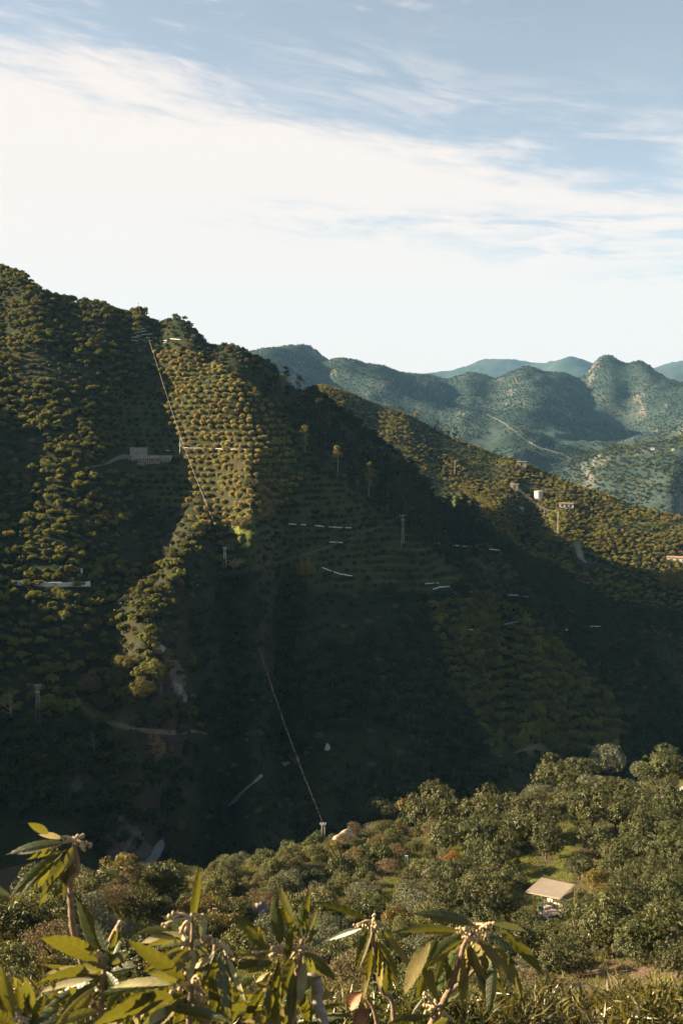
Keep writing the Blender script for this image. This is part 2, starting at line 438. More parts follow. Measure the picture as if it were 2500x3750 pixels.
# ------------------------------------------------------------------ materials
def newmat(name):
    m = bpy.data.materials.new(name); m.use_nodes = True
    t = m.node_tree; t.nodes.clear()
    n = N(t)
    out = n.new('ShaderNodeOutputMaterial')
    b = n.new('ShaderNodeBsdfPrincipled')
    t.links.new(b.outputs[0], out.inputs[0])
    return m, n, b, out
def plain(name, c, rough=.8, var=.25, scale=6.0, metal=0.0, bump=0.0):
    m, n, b, out = newmat(name)
    tc = n.new('ShaderNodeTexCoord')
    f = n.noise(tc.outputs['Object'], scale, 6, .6)
    f2 = n.noise(tc.outputs['Object'], scale * 6, 4, .6)
    f = n.m('ADD', n.m('MULTIPLY', f, .7), n.m('MULTIPLY', f2, .3))
    lo = tuple(x * (1 - var) for x in c) + (1,); hi = tuple(min(1, x * (1 + var)) for x in c) + (1,)
    n.put(b.inputs['Base Color'], n.mix(n.ss(f, .3, .7), lo, hi))
    b.inputs['Roughness'].default_value = rough; b.inputs['Metallic'].default_value = metal
    if bump:
        bp = n.new('ShaderNodeBump'); bp.inputs['Strength'].default_value = bump; bp.inputs['Distance'].default_value = .05
        n.put(bp.inputs['Height'], f); m.node_tree.links.new(bp.outputs[0], b.inputs['Normal'])
    return m
def leafmat(name, c1, c2, trans, tc_mul=1.6, rough=.5, spec=.4, objvar=.35, scale=1.2):
    """c1..c2 = range of leaf colours; leaves vary one by one, trees vary one by one"""
    m, n, b, out = newmat(name)
    g = n.new('ShaderNodeNewGeometry'); oi = n.new('ShaderNodeObjectInfo'); tcn = n.new('ShaderNodeTexCoord')
    nz = n.noise(tcn.outputs['Object'], scale, 2, .5)
    f = n.m('ADD', n.m('MULTIPLY', g.outputs['Random Per Island'], .55), n.m('MULTIPLY', n.ss(nz, .3, .7), .45))
    c = n.mix(f, c1 + (1,), c2 + (1,))
    h = n.new('ShaderNodeHueSaturation')
    n.put(h.inputs['Hue'], n.m('ADD', .5, n.m('MULTIPLY', n.m('SUBTRACT', oi.outputs['Random'], .5), .06 * objvar / .35)))
    r2 = n.m('FRACT', n.m('MULTIPLY', oi.outputs['Random'], 7.31))
    n.put(h.inputs['Value'], n.m('ADD', 1 - objvar, n.m('MULTIPLY', r2, 2 * objvar)))
    n.put(h.inputs['Color'], c)
    n.put(b.inputs['Base Color'], h.outputs[0])
    b.inputs['Roughness'].default_value = rough
    b.inputs['Specular IOR Level'].default_value = spec
    tr = n.new('ShaderNodeBsdfTranslucent')
    n.put(tr.inputs[0], n.mix(1.0, h.outputs[0], (tc_mul * 1.15, tc_mul * 1.05, tc_mul * .45, 1), 'MULTIPLY'))
    ms = n.new('ShaderNodeMixShader'); ms.inputs[0].default_value = trans
    m.node_tree.links.new(b.outputs[0], ms.inputs[1]); m.node_tree.links.new(tr.outputs[0], ms.inputs[2])
    m.node_tree.links.new(ms.outputs[0], out.inputs[0])
    return m

def groundmat(name, ca, cb, cc, rock, s1, s2, rocky=(.62, .8), bumpd=.3):
    m, n, b, out = newmat(name)
    tcn = n.new('ShaderNodeTexCoord'); o = tcn.outputs['Object']
    g = n.new('ShaderNodeNewGeometry')
    sx = n.new('ShaderNodeSeparateXYZ'); m.node_tree.links.new(g.outputs['True Normal'], sx.inputs[0])
    a = n.noise(o, s1, 6, .6); f = n.noise(o, s2, 6, .62); f3 = n.noise(o, s2 * 5, 4, .6)
    c = n.mix(n.ss(a, .38, .62), ca + (1,), cb + (1,))
    c = n.mix(n.m('MULTIPLY', n.ss(f, .45, .7), .8), c, cc + (1,))
    c = n.mix(n.m('MULTIPLY', n.ss(f3, .4, .7), .45), c, tuple(x * .45 for x in ca) + (1,))
    st = n.m('SUBTRACT', 1.0, sx.outputs[2])
    rk = n.ss(n.m('ADD', st, n.m('MULTIPLY', n.m('SUBTRACT', f, .5), .5)), 1 - rocky[1], 1 - rocky[0])
    rc = n.mix(n.ss(f3, .3, .7), tuple(x * .6 for x in rock) + (1,), rock + (1,))
    c = n.mix(rk, c, rc)
    at = n.new('ShaderNodeAttribute'); at.attribute_name = 'grassy'
    gr = n.mix(n.ss(f3, .35, .65), (.060, .085, .018, 1), (.16, .165, .04, 1))
    c = n.mix(at.outputs['Fac'], c, gr)
    at2 = n.new('ShaderNodeAttribute'); at2.attribute_name = 'earth'
    er = n.mix(n.ss(f3, .35, .65), (.085, .055, .038, 1), (.17, .12, .085, 1))
    c = n.mix(at2.outputs['Fac'], c, er)
    n.put(b.inputs['Base Color'], c)
    b.inputs['Roughness'].default_value = 1.0; b.inputs['Specular IOR Level'].default_value = .1
    bp = n.new('ShaderNodeBump'); bp.inputs['Strength'].default_value = .9; bp.inputs['Distance'].default_value = bumpd
    n.put(bp.inputs['Height'], n.m('ADD', f, n.m('MULTIPLY', f3, .5))); m.node_tree.links.new(bp.outputs[0], b.inputs['Normal'])
    return m
M_near = groundmat('near_ground', (.040, .044, .018), (.075, .062, .034), (.060, .060, .022), (.30, .26, .21), .12, .9, (.5, .7), .12)
M_hill = groundmat('hill_ground', (.016, .024, .010), (.030, .029, .015), (.024, .032, .012), (.050, .038, .030), .03, .35, (.30, .52), .5)
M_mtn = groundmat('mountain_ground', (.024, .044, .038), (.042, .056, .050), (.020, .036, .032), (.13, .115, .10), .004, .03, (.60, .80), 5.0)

# ------------------------------------------------------------------ the land
GRASSY = [[(1380, 3300), (1440, 3190), (1500, 3130), (1570, 3110), (1570, 3170), (1480, 3260), (1400, 3330)], [(1870, 3270), (1880, 3130), (1930, 3130), (1950, 3180), (2000, 3215), (1930, 3262)],
          [(2020, 3210), (2070, 3030), (2120, 3030), (2090, 3120), (2080, 3220)], [(2060, 3280), (2090, 3270), (2095, 3300), (2060, 3310)], [(1880, 3345), (1960, 3300), (2000, 3300), (1960, 3420), (1880, 3430)], [(1960, 3390), (2100, 3400), (2090, 3450), (1960, 3440)],
          [(1640, 3100), (1700, 3100), (1700, 3140), (1640, 3150)], [(2330, 3230), (2400, 3220), (2400, 3270), (2330, 3270)], [(2400, 3320), (2500, 3310), (2500, 3370), (2400, 3370)]]
EARTH = [[(2030, 3520), (2500, 3540), (2500, 3660), (2030, 3640)], [(2225, 3160), (2290, 3150), (2290, 3240), (2240, 3240)], [(2430, 3060), (2500, 3060), (2500, 3120), (2430, 3110)]]
BANK = [[(300, 2560), (360, 2600), (470, 2660), (440, 2690), (340, 2640), (290, 2590)], [(1900, 2700), (2300, 2680), (2330, 2740), (1900, 2760)], [(800, 1900), (930, 1880), (920, 1960), (830, 1990)]]
gm = np.clip(tmg, 0, 1) * sstep(.55 - fr, 0, .2); em = np.zeros(GX.shape)
rg_ = (np.hypot(GX, GY) > 500) & (np.hypot(GX, GY) < 900)
gm[rg_] = np.maximum(gm[rg_], .55 * sstep(vnoise(GX.ravel(), GY.ravel(), 24, 61).reshape(GX.shape)[rg_], -.1, .25))
nearm = (GY > 20) & (GY < 180)
for p in GRASSY: gm[nearm & inpoly(pxg, pyg, p)] = 1
for p in BANK: gm[front & inpoly(pxg, pyg, p)] = .8
for p in EARTH: em[nearm & inpoly(pxg, pyg, p)] = 1
for arr in (gm, em):
    for _ in range(2):
        t2 = arr.copy(); t2[1:] += arr[:-1]; t2[:-1] += arr[1:]; t2[:, 1:] += arr[:, :-1]; t2[:, :-1] += arr[:, 1:]
        arr[:] = t2 / 5
def land(name, i0, i1, m):
    na = len(AZ); k = i1 - i0 + 1
    V = np.stack([GX[i0:i1 + 1], GY[i0:i1 + 1], GZ[i0:i1 + 1]], -1).reshape(-1, 3)
    ii, jj = np.meshgrid(np.arange(k - 1), np.arange(na), indexing='ij')
    j2 = (jj + 1) % na
    Fc = np.stack([ii * na + jj, (ii + 1) * na + jj, (ii + 1) * na + j2, ii * na + j2], -1).reshape(-1, 4)[:, ::-1]
    me = mesh_np(name, V, Fc, True)
    for nm, arr in (('grassy', gm), ('earth', em)):
        at = me.attributes.new(nm, 'FLOAT', 'POINT')
        at.data.foreach_set('value', arr[i0:i1 + 1].astype(np.float32).ravel())
    o = link(name, me, None, [m])
    o['kind'] = 'structure'
    return o
iN = int(np.searchsorted(RR, 186)); iF = int(np.searchsorted(RR, 985))
land('near_slope', 0, iN, M_near)
land('opposite_hillside', iN, iF, M_hill)
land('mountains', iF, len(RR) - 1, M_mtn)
# haze over the whole valley
hz = MB().box((0, 1500, 240), (26000, 26000, 2 * 0 + 1), 0)
zt = float(GZ.max()) + 12; zb = float(GZ.min()) - 1.2
hz = MB().box((0, 0, (zt + zb) / 2), (16000, 16000, zt - zb))
HAZE = hz.build('haze'); HAZE['kind'] = 'stuff'
m = bpy.data.materials.new('haze_air'); m.use_nodes = True; m.node_tree.nodes.clear()
nn_ = N(m.node_tree)
vo = nn_.new('ShaderNodeVolumePrincipled'); vo.inputs['Color'].default_value = (.27, .57, .96, 1)
vo.inputs['Density'].default_value = 0.43e-4; vo.inputs['Anisotropy'].default_value = .0
mo = nn_.new('ShaderNodeOutputMaterial'); m.node_tree.links.new(vo.outputs[0], mo.inputs['Volume'])
HAZE.data.materials.append(m)
# ------------------------------------------------------------------ foliage prototypes (meshes only; every tree shares one of them)
def unit(a): return a / (np.linalg.norm(a, axis=-1, keepdims=True) + 1e-9)
def leaf_quads(pos, nrm, along, ln, wd, fold=.25):
    """diamond leaves with a crease: two triangles each"""
    along = unit(along - nrm * (along * nrm).sum(-1, keepdims=True)); side = np.cross(nrm, along)
    ln = ln[:, None]; wd = wd[:, None]
    a = pos - along * ln * .5; b = pos + along * ln * .5
    l = pos + side * wd * .5 + nrm * wd * fold - along * ln * .05; r = pos - side * wd * .5 + nrm * wd * fold - along * ln * .05
    V = np.stack([a, r, b, l], 1).reshape(-1, 3)
    k = np.arange(len(pos))[:, None] * 4
    Fc = np.concatenate([k + np.array([[0, 1, 2]]), k + np.array([[0, 2, 3]])], 1).reshape(-1, 3)
    return V, Fc
def blobs_round(rg, n, rx, rz, zc, br, top=1.0):
    d = unit(rg.normal(size=(n, 3))); d[:, 2] = np.abs(d[:, 2]) * top - .25
    rad = rg.uniform(.45, .8, n)[:, None]
    c = d * rad * np.array([rx, rx, rz]); c[:, 2] += zc
    return c, rg.uniform(.7, 1.2, n) * br
def crown(name, rg, cs, rs, n, ln, wd, up=.35, rnd=.7, hang=0.0, squash=.85, fold=.25, shell=.45):
    w8 = rs ** 2; i = rg.choice(len(cs), n, p=w8 / w8.sum())
    d = unit(rg.normal(size=(n, 3)))
    rad = (1 - shell * rg.random(n) ** 1.6)[:, None] * rs[i][:, None]
    pos = cs[i] + d * rad * np.array([1, 1, squash])
    # drop leaves buried deep inside other clumps
    keep = np.ones(n, bool)
    for k in range(len(cs)):
        dd = np.linalg.norm((pos - cs[k]) / np.array([1, 1, squash]), axis=1)
        keep &= ~((dd < rs[k] * .5) & (i != k))
    pos = pos[keep]; d = d[keep]; m_ = len(pos)
    nrm = unit(d + np.array([0, 0, up]) + rg.normal(size=(m_, 3)) * rnd)
    al = rg.normal(size=(m_, 3)) + d * .6 - np.array([0, 0, hang])
    L = ln * rg.uniform(.7, 1.35, m_); W = wd * rg.uniform(.7, 1.3, m_)
    V, Fc = leaf_quads(pos, nrm, al, L, W, fold)
    return mesh_np(name, V, Fc)
def rosettes(name, rg, cs, per, ln, wd, up=.9, spread=.8):
    n = len(cs); k = n * per
    ax = unit(np.repeat(unit(rg.normal(size=(n, 3)) * .35 + np.array([0, 0, 1.0])), per, 0))
    al = unit(rg.normal(size=(k, 3)) * spread + ax * up)
    L = ln * rg.uniform(.6, 1.25, k); W = wd * rg.uniform(.8, 1.2, k)
    pos = np.repeat(cs, per, 0) + al * L[:, None] * .5 + rg.normal(size=(k, 3)) * .02
    nrm = unit(rg.normal(size=(k, 3)) + np.array([0, 0, .8]))
    V, Fc = leaf_quads(pos, nrm, al, L, W, .2)
    return mesh_np(name, V, Fc)
def trunk_mesh(name, rg, h, r, limbs, spread, lean=.1, seg=5):
    b = MB()
    p0 = Vector((0, 0, -.5)); top = Vector((rg.normal() * lean, rg.normal() * lean, h))
    mid = (p0 + top) / 2 + Vector((rg.normal() * lean, rg.normal() * lean, 0))
    b.tube([p0, mid, top], [r * 1.3, r, r * .8], seg)
    for k in range(limbs):
        an = 2 * math.pi * (k + rg.random() * .6) / limbs
        d = Vector((math.cos(an) * spread, math.sin(an) * spread, spread * rg.uniform(.5, 1.1)))
        b.tube([top - Vector((0, 0, .08)), top + d * .5 + Vector((0, 0, .1)), top + d], [r * .6, r * .42, r * .15], seg)
    return mesh_pd(name, b.v, b.f, True)

ML_avo = leafmat('avocado_leaf', (.030, .042, .013), (.095, .096, .034), .22, 1.5, .45, .3, .2)
ML_avoy = leafmat('yellow_avocado_leaf', (.075, .066, .014), (.17, .125, .025), .25, 1.4, .45, .4, .15)
ML_orange = leafmat('orange_leaf', (.13, .062, .014), (.23, .11, .02), .25, 1.3, .5, .3, .12)
ML_olive = leafmat('olive_leaf', (.065, .075, .038), (.15, .15, .088), .15, 1.1, .5, .4, .15)
ML_shrub = leafmat('scrub_leaf', (.056, .062, .019), (.145, .14, .046), .2, 1.3, .6, .3, .30)
ML_brown = leafmat('dry_leaf', (.085, .066, .036), (.165, .13, .075), .2, 1.2, .7, .2, .2)
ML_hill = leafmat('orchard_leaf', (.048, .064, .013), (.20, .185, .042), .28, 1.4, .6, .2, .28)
ML_ridge = leafmat('sun_painted_ridge_leaf', (.08, .085, .020), (.25, .21, .055), .28, 1.4, .6, .2, .3)  # orchard leaf lightened so the ridge looks sunlit; light put into its colour
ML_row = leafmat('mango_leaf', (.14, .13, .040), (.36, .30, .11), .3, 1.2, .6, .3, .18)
ML_shade = leafmat('shade_painted_leaf', (.014, .028, .008), (.036, .052, .014), .18, 1.3, .6, .25, .25)  # darkened copy of the orchard leaf; shade put into its colour
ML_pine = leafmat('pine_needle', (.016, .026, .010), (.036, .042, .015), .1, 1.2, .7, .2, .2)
ML_pinel = leafmat('sun_painted_pine_needle', (.09, .09, .020), (.18, .155, .035), .15, 1.2, .7, .2, .1)  # lit copy of the pine needles, with sunlight put into the colour
ML_hedge = leafmat('hedge_leaf', (.040, .046, .010), (.12, .105, .024), .3, 1.3, .36, .5, .2)
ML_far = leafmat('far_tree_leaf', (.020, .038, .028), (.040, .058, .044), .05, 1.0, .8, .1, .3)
ML_grass = leafmat('grass_blade', (.075, .10, .018), (.20, .19, .05), .35, 1.2, .6, .2, .2)
ML_dry = leafmat('dry_grass_blade', (.12, .095, .05), (.26, .20, .11), .3, 1.1, .7, .2, .2)
M_bark = plain('bark', (.085, .062, .045), .9, .35, 5)
M_pbark = plain('pale_bark', (.20, .165, .13), .9, .3, 5)

def P_avo(k, n=5200, ln=.27, wd=.085):
    rg = np.random.default_rng(100 + k)
    nb = 15
    an = np.arange(nb) * 2.4 + rg.random(nb); q = np.sqrt(rg.random(nb)) * 2.15
    cs = np.stack([np.cos(an) * q * rg.uniform(.8, 1.15), np.sin(an) * q, 1.75 + rg.random(nb) * (1.9 - q * .45)], -1); rs = rg.uniform(.55, 1.15, nb)
    m_ = 700; i = rg.choice(nb, m_, p=rs ** 2 / (rs ** 2).sum()); d = unit(rg.normal(size=(m_, 3)) + np.array([0, 0, .15]))
    pos = cs[i] + d * (rs[i] * rg.uniform(.72, 1.08, m_))[:, None] * np.array([1, 1, .85])
    kp = np.ones(m_, bool)
    for b_ in range(nb): kp &= ~((np.linalg.norm(pos - cs[b_], axis=1) < rs[b_] * .62) & (i != b_))
    pos = pos[kp]; d = d[kp]; per = 11; kk = len(pos) * per
    ax = np.repeat(unit(d + np.array([0, 0, .35])), per, 0)
    al = unit(ax * .55 + rg.normal(size=(kk, 3)) * .62 - np.array([0, 0, .22]))
    L = ln * rg.uniform(.6, 1.3, kk); W = wd * rg.uniform(.8, 1.25, kk)
    pp = np.repeat(pos, per, 0) + al * L[:, None] * .55
    nr = unit(ax + rg.normal(size=(kk, 3)) * .5)
    V, Fc = leaf_quads(pp, nr, al, L, W, .22)
    return mesh_np('crown', V, Fc)
AVO = [P_avo(k) for k in range(5)]
AVO_T = [trunk_mesh('trunk', np.random.default_rng(k), 1.1, .13, 5, 1.25, .12, 6) for k in range(3)]
for me in AVO_T: me.materials.append(M_bark)
def with_mat(me, m):
    c = me.copy(); c.materials.clear(); c.materials.append(m); return c
AVO_G = [with_mat(me, ML_avo) for me in AVO]; AVO_Y = [with_mat(me, ML_avoy) for me in AVO]; AVO_O = [with_mat(me, ML_orange) for me in AVO]
def P_oliv(k):
    rg = np.random.default_rng(200 + k)
    cs, rs = blobs_round(rg, 22, 2.0, 1.9, 2.5, .75)
    me = crown('crown', rg, cs, rs, 6500, .20, .07, .2, .9, -.3, 1.0)
    me.materials.append(ML_olive); return me
OLV = [P_oliv(k) for k in range(2)]
def P_shrub(k, m, ln=.115, wd=.045, n=4200, rx=1.05, rz=.85):
    rg = np.random.default_rng(300 + k)
    cs, rs = blobs_round(rg, 22, rx * 1.08, rz * 1.25, .60, .36)
    me = crown('foliage', rg, cs, rs, n, ln, wd, .3, .9, -.4, .9)
    me.materials.append(m); return me
SHR = [P_shrub(k, ML_shrub) for k in range(4)]; SHR_O = [P_shrub(10 + k, ML_olive, .1, .035) for k in range(2)]; SHR_B = [P_shrub(20 + k, ML_brown, .09, .035) for k in range(2)]
SHR_G = [P_shrub(30 + k, ML_avo, .13, .06) for k in range(2)]; SHR_Y = [P_shrub(40, ML_avoy)]
ST = [trunk_mesh('stem', np.random.default_rng(50 + k), .25, .05, 5, .55, .05, 4) for k in range(2)]
for me in ST: me.materials.append(M_bark)
def P_hill(k, m, n=1000, ln=.34, wd=.19, rx=1.65, rz=1.1, zc=1.35, br=.46, nb=16, hang=0, trunk=True):
    rg = np.random.default_rng(400 + k)
    cs, rs = blobs_round(rg, nb, rx, rz, zc, br)
    me = crown('tree', rg, cs, rs, n, ln, wd, .15, 1.1, hang, .9, .2, .55)
    if trunk:
        b = MB(); b.tube([(0, 0, -.6), (.05, 0, .5), (0, .03, 1.1)], [.10, .08, .06], 4)
        nv = len(me.vertices); bm = bmesh.new(); bm.from_mesh(me)
        vs = [bm.verts.new(v) for v in b.v]
        for f in b.f:
            ff = bm.faces.new([vs[i] for i in f]); ff.material_index = 1
        bm.to_mesh(me); bm.free()
    me.materials.append(m); me.materials.append(M_bark); return me
HIL = [P_hill(k, ML_hill) for k in range(5)]
HIL_R = [P_hill(60 + k, ML_ridge) for k in range(4)]
HIL_D = [P_hill(10 + k, ML_shade) for k in range(3)]
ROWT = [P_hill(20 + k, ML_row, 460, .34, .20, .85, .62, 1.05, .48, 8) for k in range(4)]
ROWD = [P_hill(30 + k, ML_shade, 400, .34, .20, .85, .62, 1.0, .55, 8) for k in range(3)]
SCR = [P_hill(40 + k, ML_shade, 170, .42, .26, .8, .5, .35, .5, 6, 0, False) for k in range(3)]
SCR_B = [P_hill(45 + k, ML_brown, 170, .40, .22, .8, .5, .35, .5, 6, 0, False) for k in range(2)]
def P_pine(k, m, h=9.0, w_=2.0, n=700, bare=.35, umbrella=False):
    rg = np.random.default_rng(500 + k)
    nb = 20
    t = rg.random(nb)
    z = h * (bare + (1 - bare) * t)
    wr = w_ * (np.sqrt(np.clip(1 - ((t - .45) / .6) ** 2, 0.02, 1)) if not umbrella else np.clip(1.1 - t * .8, .2, 1))
    an = rg.random(nb) * 6.283; q = rg.uniform(.2, .75, nb) * wr
    cs = np.stack([np.cos(an) * q, np.sin(an) * q, z], -1); rs = rg.uniform(.5, .9, nb) * w_ * .5
    me = crown('pine', rg, cs, rs, n, .55, .24, .5, .6, -.6, .75, .2, .5)
    b = MB(); b.tube([(0, 0, -.8), (.05, .04, h * .5), (0, 0, h * .93)], [.20, .15, .05], 5)
    for q_ in range(6):
        a = rg.random() * 6.28; zz = h * rg.uniform(bare, .85)
        b.tube([(0, 0, zz), (math.cos(a) * w_ * .7, math.sin(a) * w_ * .7, zz + .5)], [.06, .02], 4)
    tr = mesh_pd('trunk', b.v, b.f, True); tr.materials.append(M_pbark)
    me.materials.append(m); return me, tr
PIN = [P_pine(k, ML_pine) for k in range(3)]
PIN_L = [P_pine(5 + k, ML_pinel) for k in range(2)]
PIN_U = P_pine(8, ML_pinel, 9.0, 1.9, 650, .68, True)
def merged(me, tr):
    c = me.copy(); bm = bmesh.new(); bm.from_mesh(c); n0 = len(bm.faces)
    bm.from_mesh(tr); bm.faces.ensure_lookup_table()
    for f in bm.faces[n0:]: f.material_index = 1
    bm.to_mesh(c); bm.free(); c.materials.append(M_pbark); return c
PIN_M = [merged(a, b) for a, b in PIN]
for me in PIN_M: me.materials[1] = M_bark
def P_hedge(k):
    rg = np.random.default_rng(600 + k)
    d = unit(rg.normal(size=(420, 3))); d[:, 2] = np.abs(d[:, 2])
    cs = d * rg.uniform(.72, 1.0, 420)[:, None] * np.array([.95, .95, 1.35]); cs[:, 2] += .65
    me = rosettes('foliage', rg, cs, 14, .16, .021, .8, .8)
    me.materials.append(ML_hedge); return me
HED = [P_hedge(k) for k in range(4)]
def P_tuft(k, m):
    rg = np.random.default_rng(700 + k)
    n = 26; base = rg.normal(size=(n, 3)) * .16; base[:, 2] = 0
    al = unit(np.stack([rg.normal(size=n) * .5, rg.normal(size=n) * .5, np.ones(n)], -1)); L = rg.uniform(.18, .42, n)
    V, Fc = leaf_quads(base + al * L[:, None] * .5, unit(rg.normal(size=(n, 3))), al, L, np.full(n, .035), .1)
    me = mesh_np('tuft', V, Fc); me.materials.append(m); return me
TUFT = [P_tuft(0, ML_grass), P_tuft(1, ML_grass), P_tuft(2, ML_dry)]
def P_far(k):
    rg = np.random.default_rng(800 + k)
    cs, rs = blobs_round(rg, 5, 1.6, 1.6, 2.0, 1.3)
    me = crown('far_tree', rg, cs, rs, 34, 2.2, 1.7, .3, .3, 0, .9, .15, .3); me.materials.append(ML_far); return me
FAR = [P_far(k) for k in range(3)]

# ------------------------------------------------------------------ ONE object of kind stuff that scatters many plants
def scatter(name, protos, pts, scl, label=None):
    """pts (n,3); scl (n,) sizes; protos = meshes"""
    n = len(pts)
    c = bpy.data.collections.new(name + '_kinds')
    for i, me in enumerate(protos):
        c.objects.link(bpy.data.objects.new('%s_kind_%d' % (name, i), me))
    me = bpy.data.meshes.new(name)
    me.vertices.add(n); me.vertices.foreach_set('co', np.asarray(pts, np.float32).ravel())
    a = me.attributes.new('turn', 'FLOAT_VECTOR', 'POINT')
    t = np.zeros((n, 3), np.float32); t[:, 2] = rng.random(n) * 6.283; t[:, :2] = rng.normal(size=(n, 2)) * .06
    a.data.foreach_set('vector', t.ravel())
    a = me.attributes.new('size', 'FLOAT_VECTOR', 'POINT')
    s = np.asarray(scl)[:, None] * np.stack([rng.uniform(.85, 1.15, n), rng.uniform(.85, 1.15, n), rng.uniform(.85, 1.2, n)], -1)
    a.data.foreach_set('vector', s.astype(np.float32).ravel())
    a = me.attributes.new('pick', 'INT', 'POINT'); a.data.foreach_set('value', rng.integers(0, len(protos), n).astype(np.int32))
    o = bpy.data.objects.new(name, me); col.objects.link(o); o['kind'] = 'stuff'
    if label: o['label'] = label
    g = bpy.data.node_groups.new(name + '_scatter', 'GeometryNodeTree')
    g.interface.new_socket('Geometry', in_out='INPUT', socket_type='NodeSocketGeometry')
    g.interface.new_socket('Geometry', in_out='OUTPUT', socket_type='NodeSocketGeometry')
    gi = g.nodes.new('NodeGroupInput'); go = g.nodes.new('NodeGroupOutput')
    ip = g.nodes.new('GeometryNodeInstanceOnPoints'); ci = g.nodes.new('GeometryNodeCollectionInfo')
    ci.inputs['Collection'].default_value = c; ci.inputs['Separate Children'].default_value = True; ci.inputs['Reset Children'].default_value = True
    def na(nm, typ):
        x = g.nodes.new('GeometryNodeInputNamedAttribute'); x.data_type = typ; x.inputs['Name'].default_value = nm; return x.outputs['Attribute']
    ip.inputs['Pick Instance'].default_value = True
    g.links.new(gi.outputs[0], ip.inputs['Points']); g.links.new(ci.outputs[0], ip.inputs['Instance'])
    g.links.new(na('pick', 'INT'), ip.inputs['Instance Index']); g.links.new(na('turn', 'FLOAT_VECTOR'), ip.inputs['Rotation']); g.links.new(na('size', 'FLOAT_VECTOR'), ip.inputs['Scale'])
    g.links.new(ip.outputs[0], go.inputs[0])
    md = o.modifiers.new('scatter', 'NODES'); md.node_group = g
    return o

# ------------------------------------------------------------------ where plants grow on the opposite hill
def jgrid(x0, x1, y0, y1, s, jit=.38):
    X, Y = np.meshgrid(np.arange(x0, x1, s), np.arange(y0, y1, s))
    X = X + (np.arange(X.shape[0]) % 2)[:, None] * s * .5
    X = X.ravel() + rng.uniform(-jit, jit, X.size) * s; Y = Y.ravel() + rng.uniform(-jit, jit, Y.size) * s
    return X, Y
def place(x0, x1, y0, y1, s, h, jit=.38, margin=60):
    X, Y = jgrid(x0, x1, y0, y1, s, jit)
    Z = ground(X, Y)
    px, py = to_px(np.stack([X, Y, Z + h * .5], -1))
    k = visible(X, Y, h) & (px > -margin) & (px < 2500 + margin) & (py < 3800)
    return X[k], Y[k], Z[k], px[k], py[k]
def along_contours(poly, s, dz, h):
    """planting lines that follow the terraces"""
    out = []
    for a in np.arange(-22, 22, .02):
        j = int(np.argmin(np.abs(np.degrees(AZ) - a)))
        pass
    return out
AX = np.degrees(AZ)
def terrace_rows(poly, s, keep=.93):
    """points on the treads, spaced s metres along each level line"""
    pts = []
    js = np.nonzero((AX > -21) & (AX < 20))[0]
    i0, i1 = np.searchsorted(RR, (225, 460))
    lv = {}
    for j in js:
        z = GZ[i0:i1, j]; qq = (z + .6 * vnoise(GX[i0:i1, j], GY[i0:i1, j], 30, 20)) / STEP
        cr = np.nonzero(np.floor(qq[1:] - .18) > np.floor(qq[:-1] - .18))[0]
        for c in cr:
            k = int(math.floor(qq[c + 1] - .18))
            lv.setdefault(k, []).append((GX[i0 + c, j], GY[i0 + c, j]))
    for k, L in lv.items():
        last = None
        for (x, y) in L:
            if last is None or math.hypot(x - last[0], y - last[1]) > s:
                last = (x, y)
                if random.random() < keep: pts.append((x + random.gauss(0, s * .07), y + random.gauss(0, s * .09)))
    pts = np.array(pts); z = ground(pts[:, 0], pts[:, 1])
    px, py = to_px(np.stack([pts[:, 0], pts[:, 1], z + .8], -1))
    kk = inpoly(px, py, poly) & visible(pts[:, 0], pts[:, 1], 1.6)
    return pts[kk, 0], pts[kk, 1], z[kk], px[kk], py[kk]

GRASSTOP = [(560, 1140), (900, 1250), (1150, 1440), (1120, 1560), (1010, 1500), (900, 1400), (760, 1300), (560, 1285), (480, 1260)]
PINEW = [(1130, 1450), (1290, 1560), (1400, 1640), (1500, 1680), (1620, 1760), (1760, 1840), (1740, 1905), (1600, 1915), (1430, 1860), (1250, 1740), (1130, 1650), (1060, 1540)]
DARKM = [(700, 2080), (880, 2080), (1200, 2160), (1540, 2200), (1680, 2560), (1800, 2760), (1500, 2900), (900, 2900), (720, 2760), (700, 2420)]
HOUSEC = [(420, 1620), (640, 1620), (640, 1712), (600, 1720), (420, 1720)]
TRACKS = [[(278, 2545), (300, 2585), (345, 2625), (400, 2648), (470, 2668), (560, 2682), (640, 2686), (760, 2690)], [(425, 3268), (470, 3225), (530, 3170), (575, 3125), (600, 3088)], [(838, 2952), (905, 2890), (960, 2842), (1062, 2795)], [(2108, 1985), (2118, 2015), (2125, 2045), (2145, 2062)], [(345, 1710), (425, 1682), (632, 1672)]]
def clear_of_tracks(px, py, gap):
    ok = np.ones(len(px), bool)
    for t in TRACKS:
        for (ax_, ay_), (bx_, by_) in zip(t[:-1], t[1:]):
            f = np.clip(((px - ax_) * (bx_ - ax_) + (py - ay_) * (by_ - ay_)) / ((bx_ - ax_) ** 2 + (by_ - ay_) ** 2), 0, 1)
            dx_ = px - ax_ - f * (bx_ - ax_); dy_ = py - ay_ - f * (by_ - ay_)
            ok &= ~((np.abs(dx_) < gap) & (dy_ > -8) & (dy_ < gap * 1.3))
    return ok
HILLT = []         # every tree of the hillside: x, y, z, size, kind, zone
def addall(zone, kind, X, Y, Z, lo, hi, m=None):
    if m is not None: X, Y, Z = X[m], Y[m], Z[m]
    for x, y, z in zip(X, Y, Z): HILLT.append((x, y, z, random.uniform(lo, hi), kind, zone))
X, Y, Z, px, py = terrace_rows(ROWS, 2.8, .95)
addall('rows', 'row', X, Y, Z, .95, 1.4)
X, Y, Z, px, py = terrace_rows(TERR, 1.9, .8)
addall('terrace', 'rowd', X, Y, Z, .6, .95)
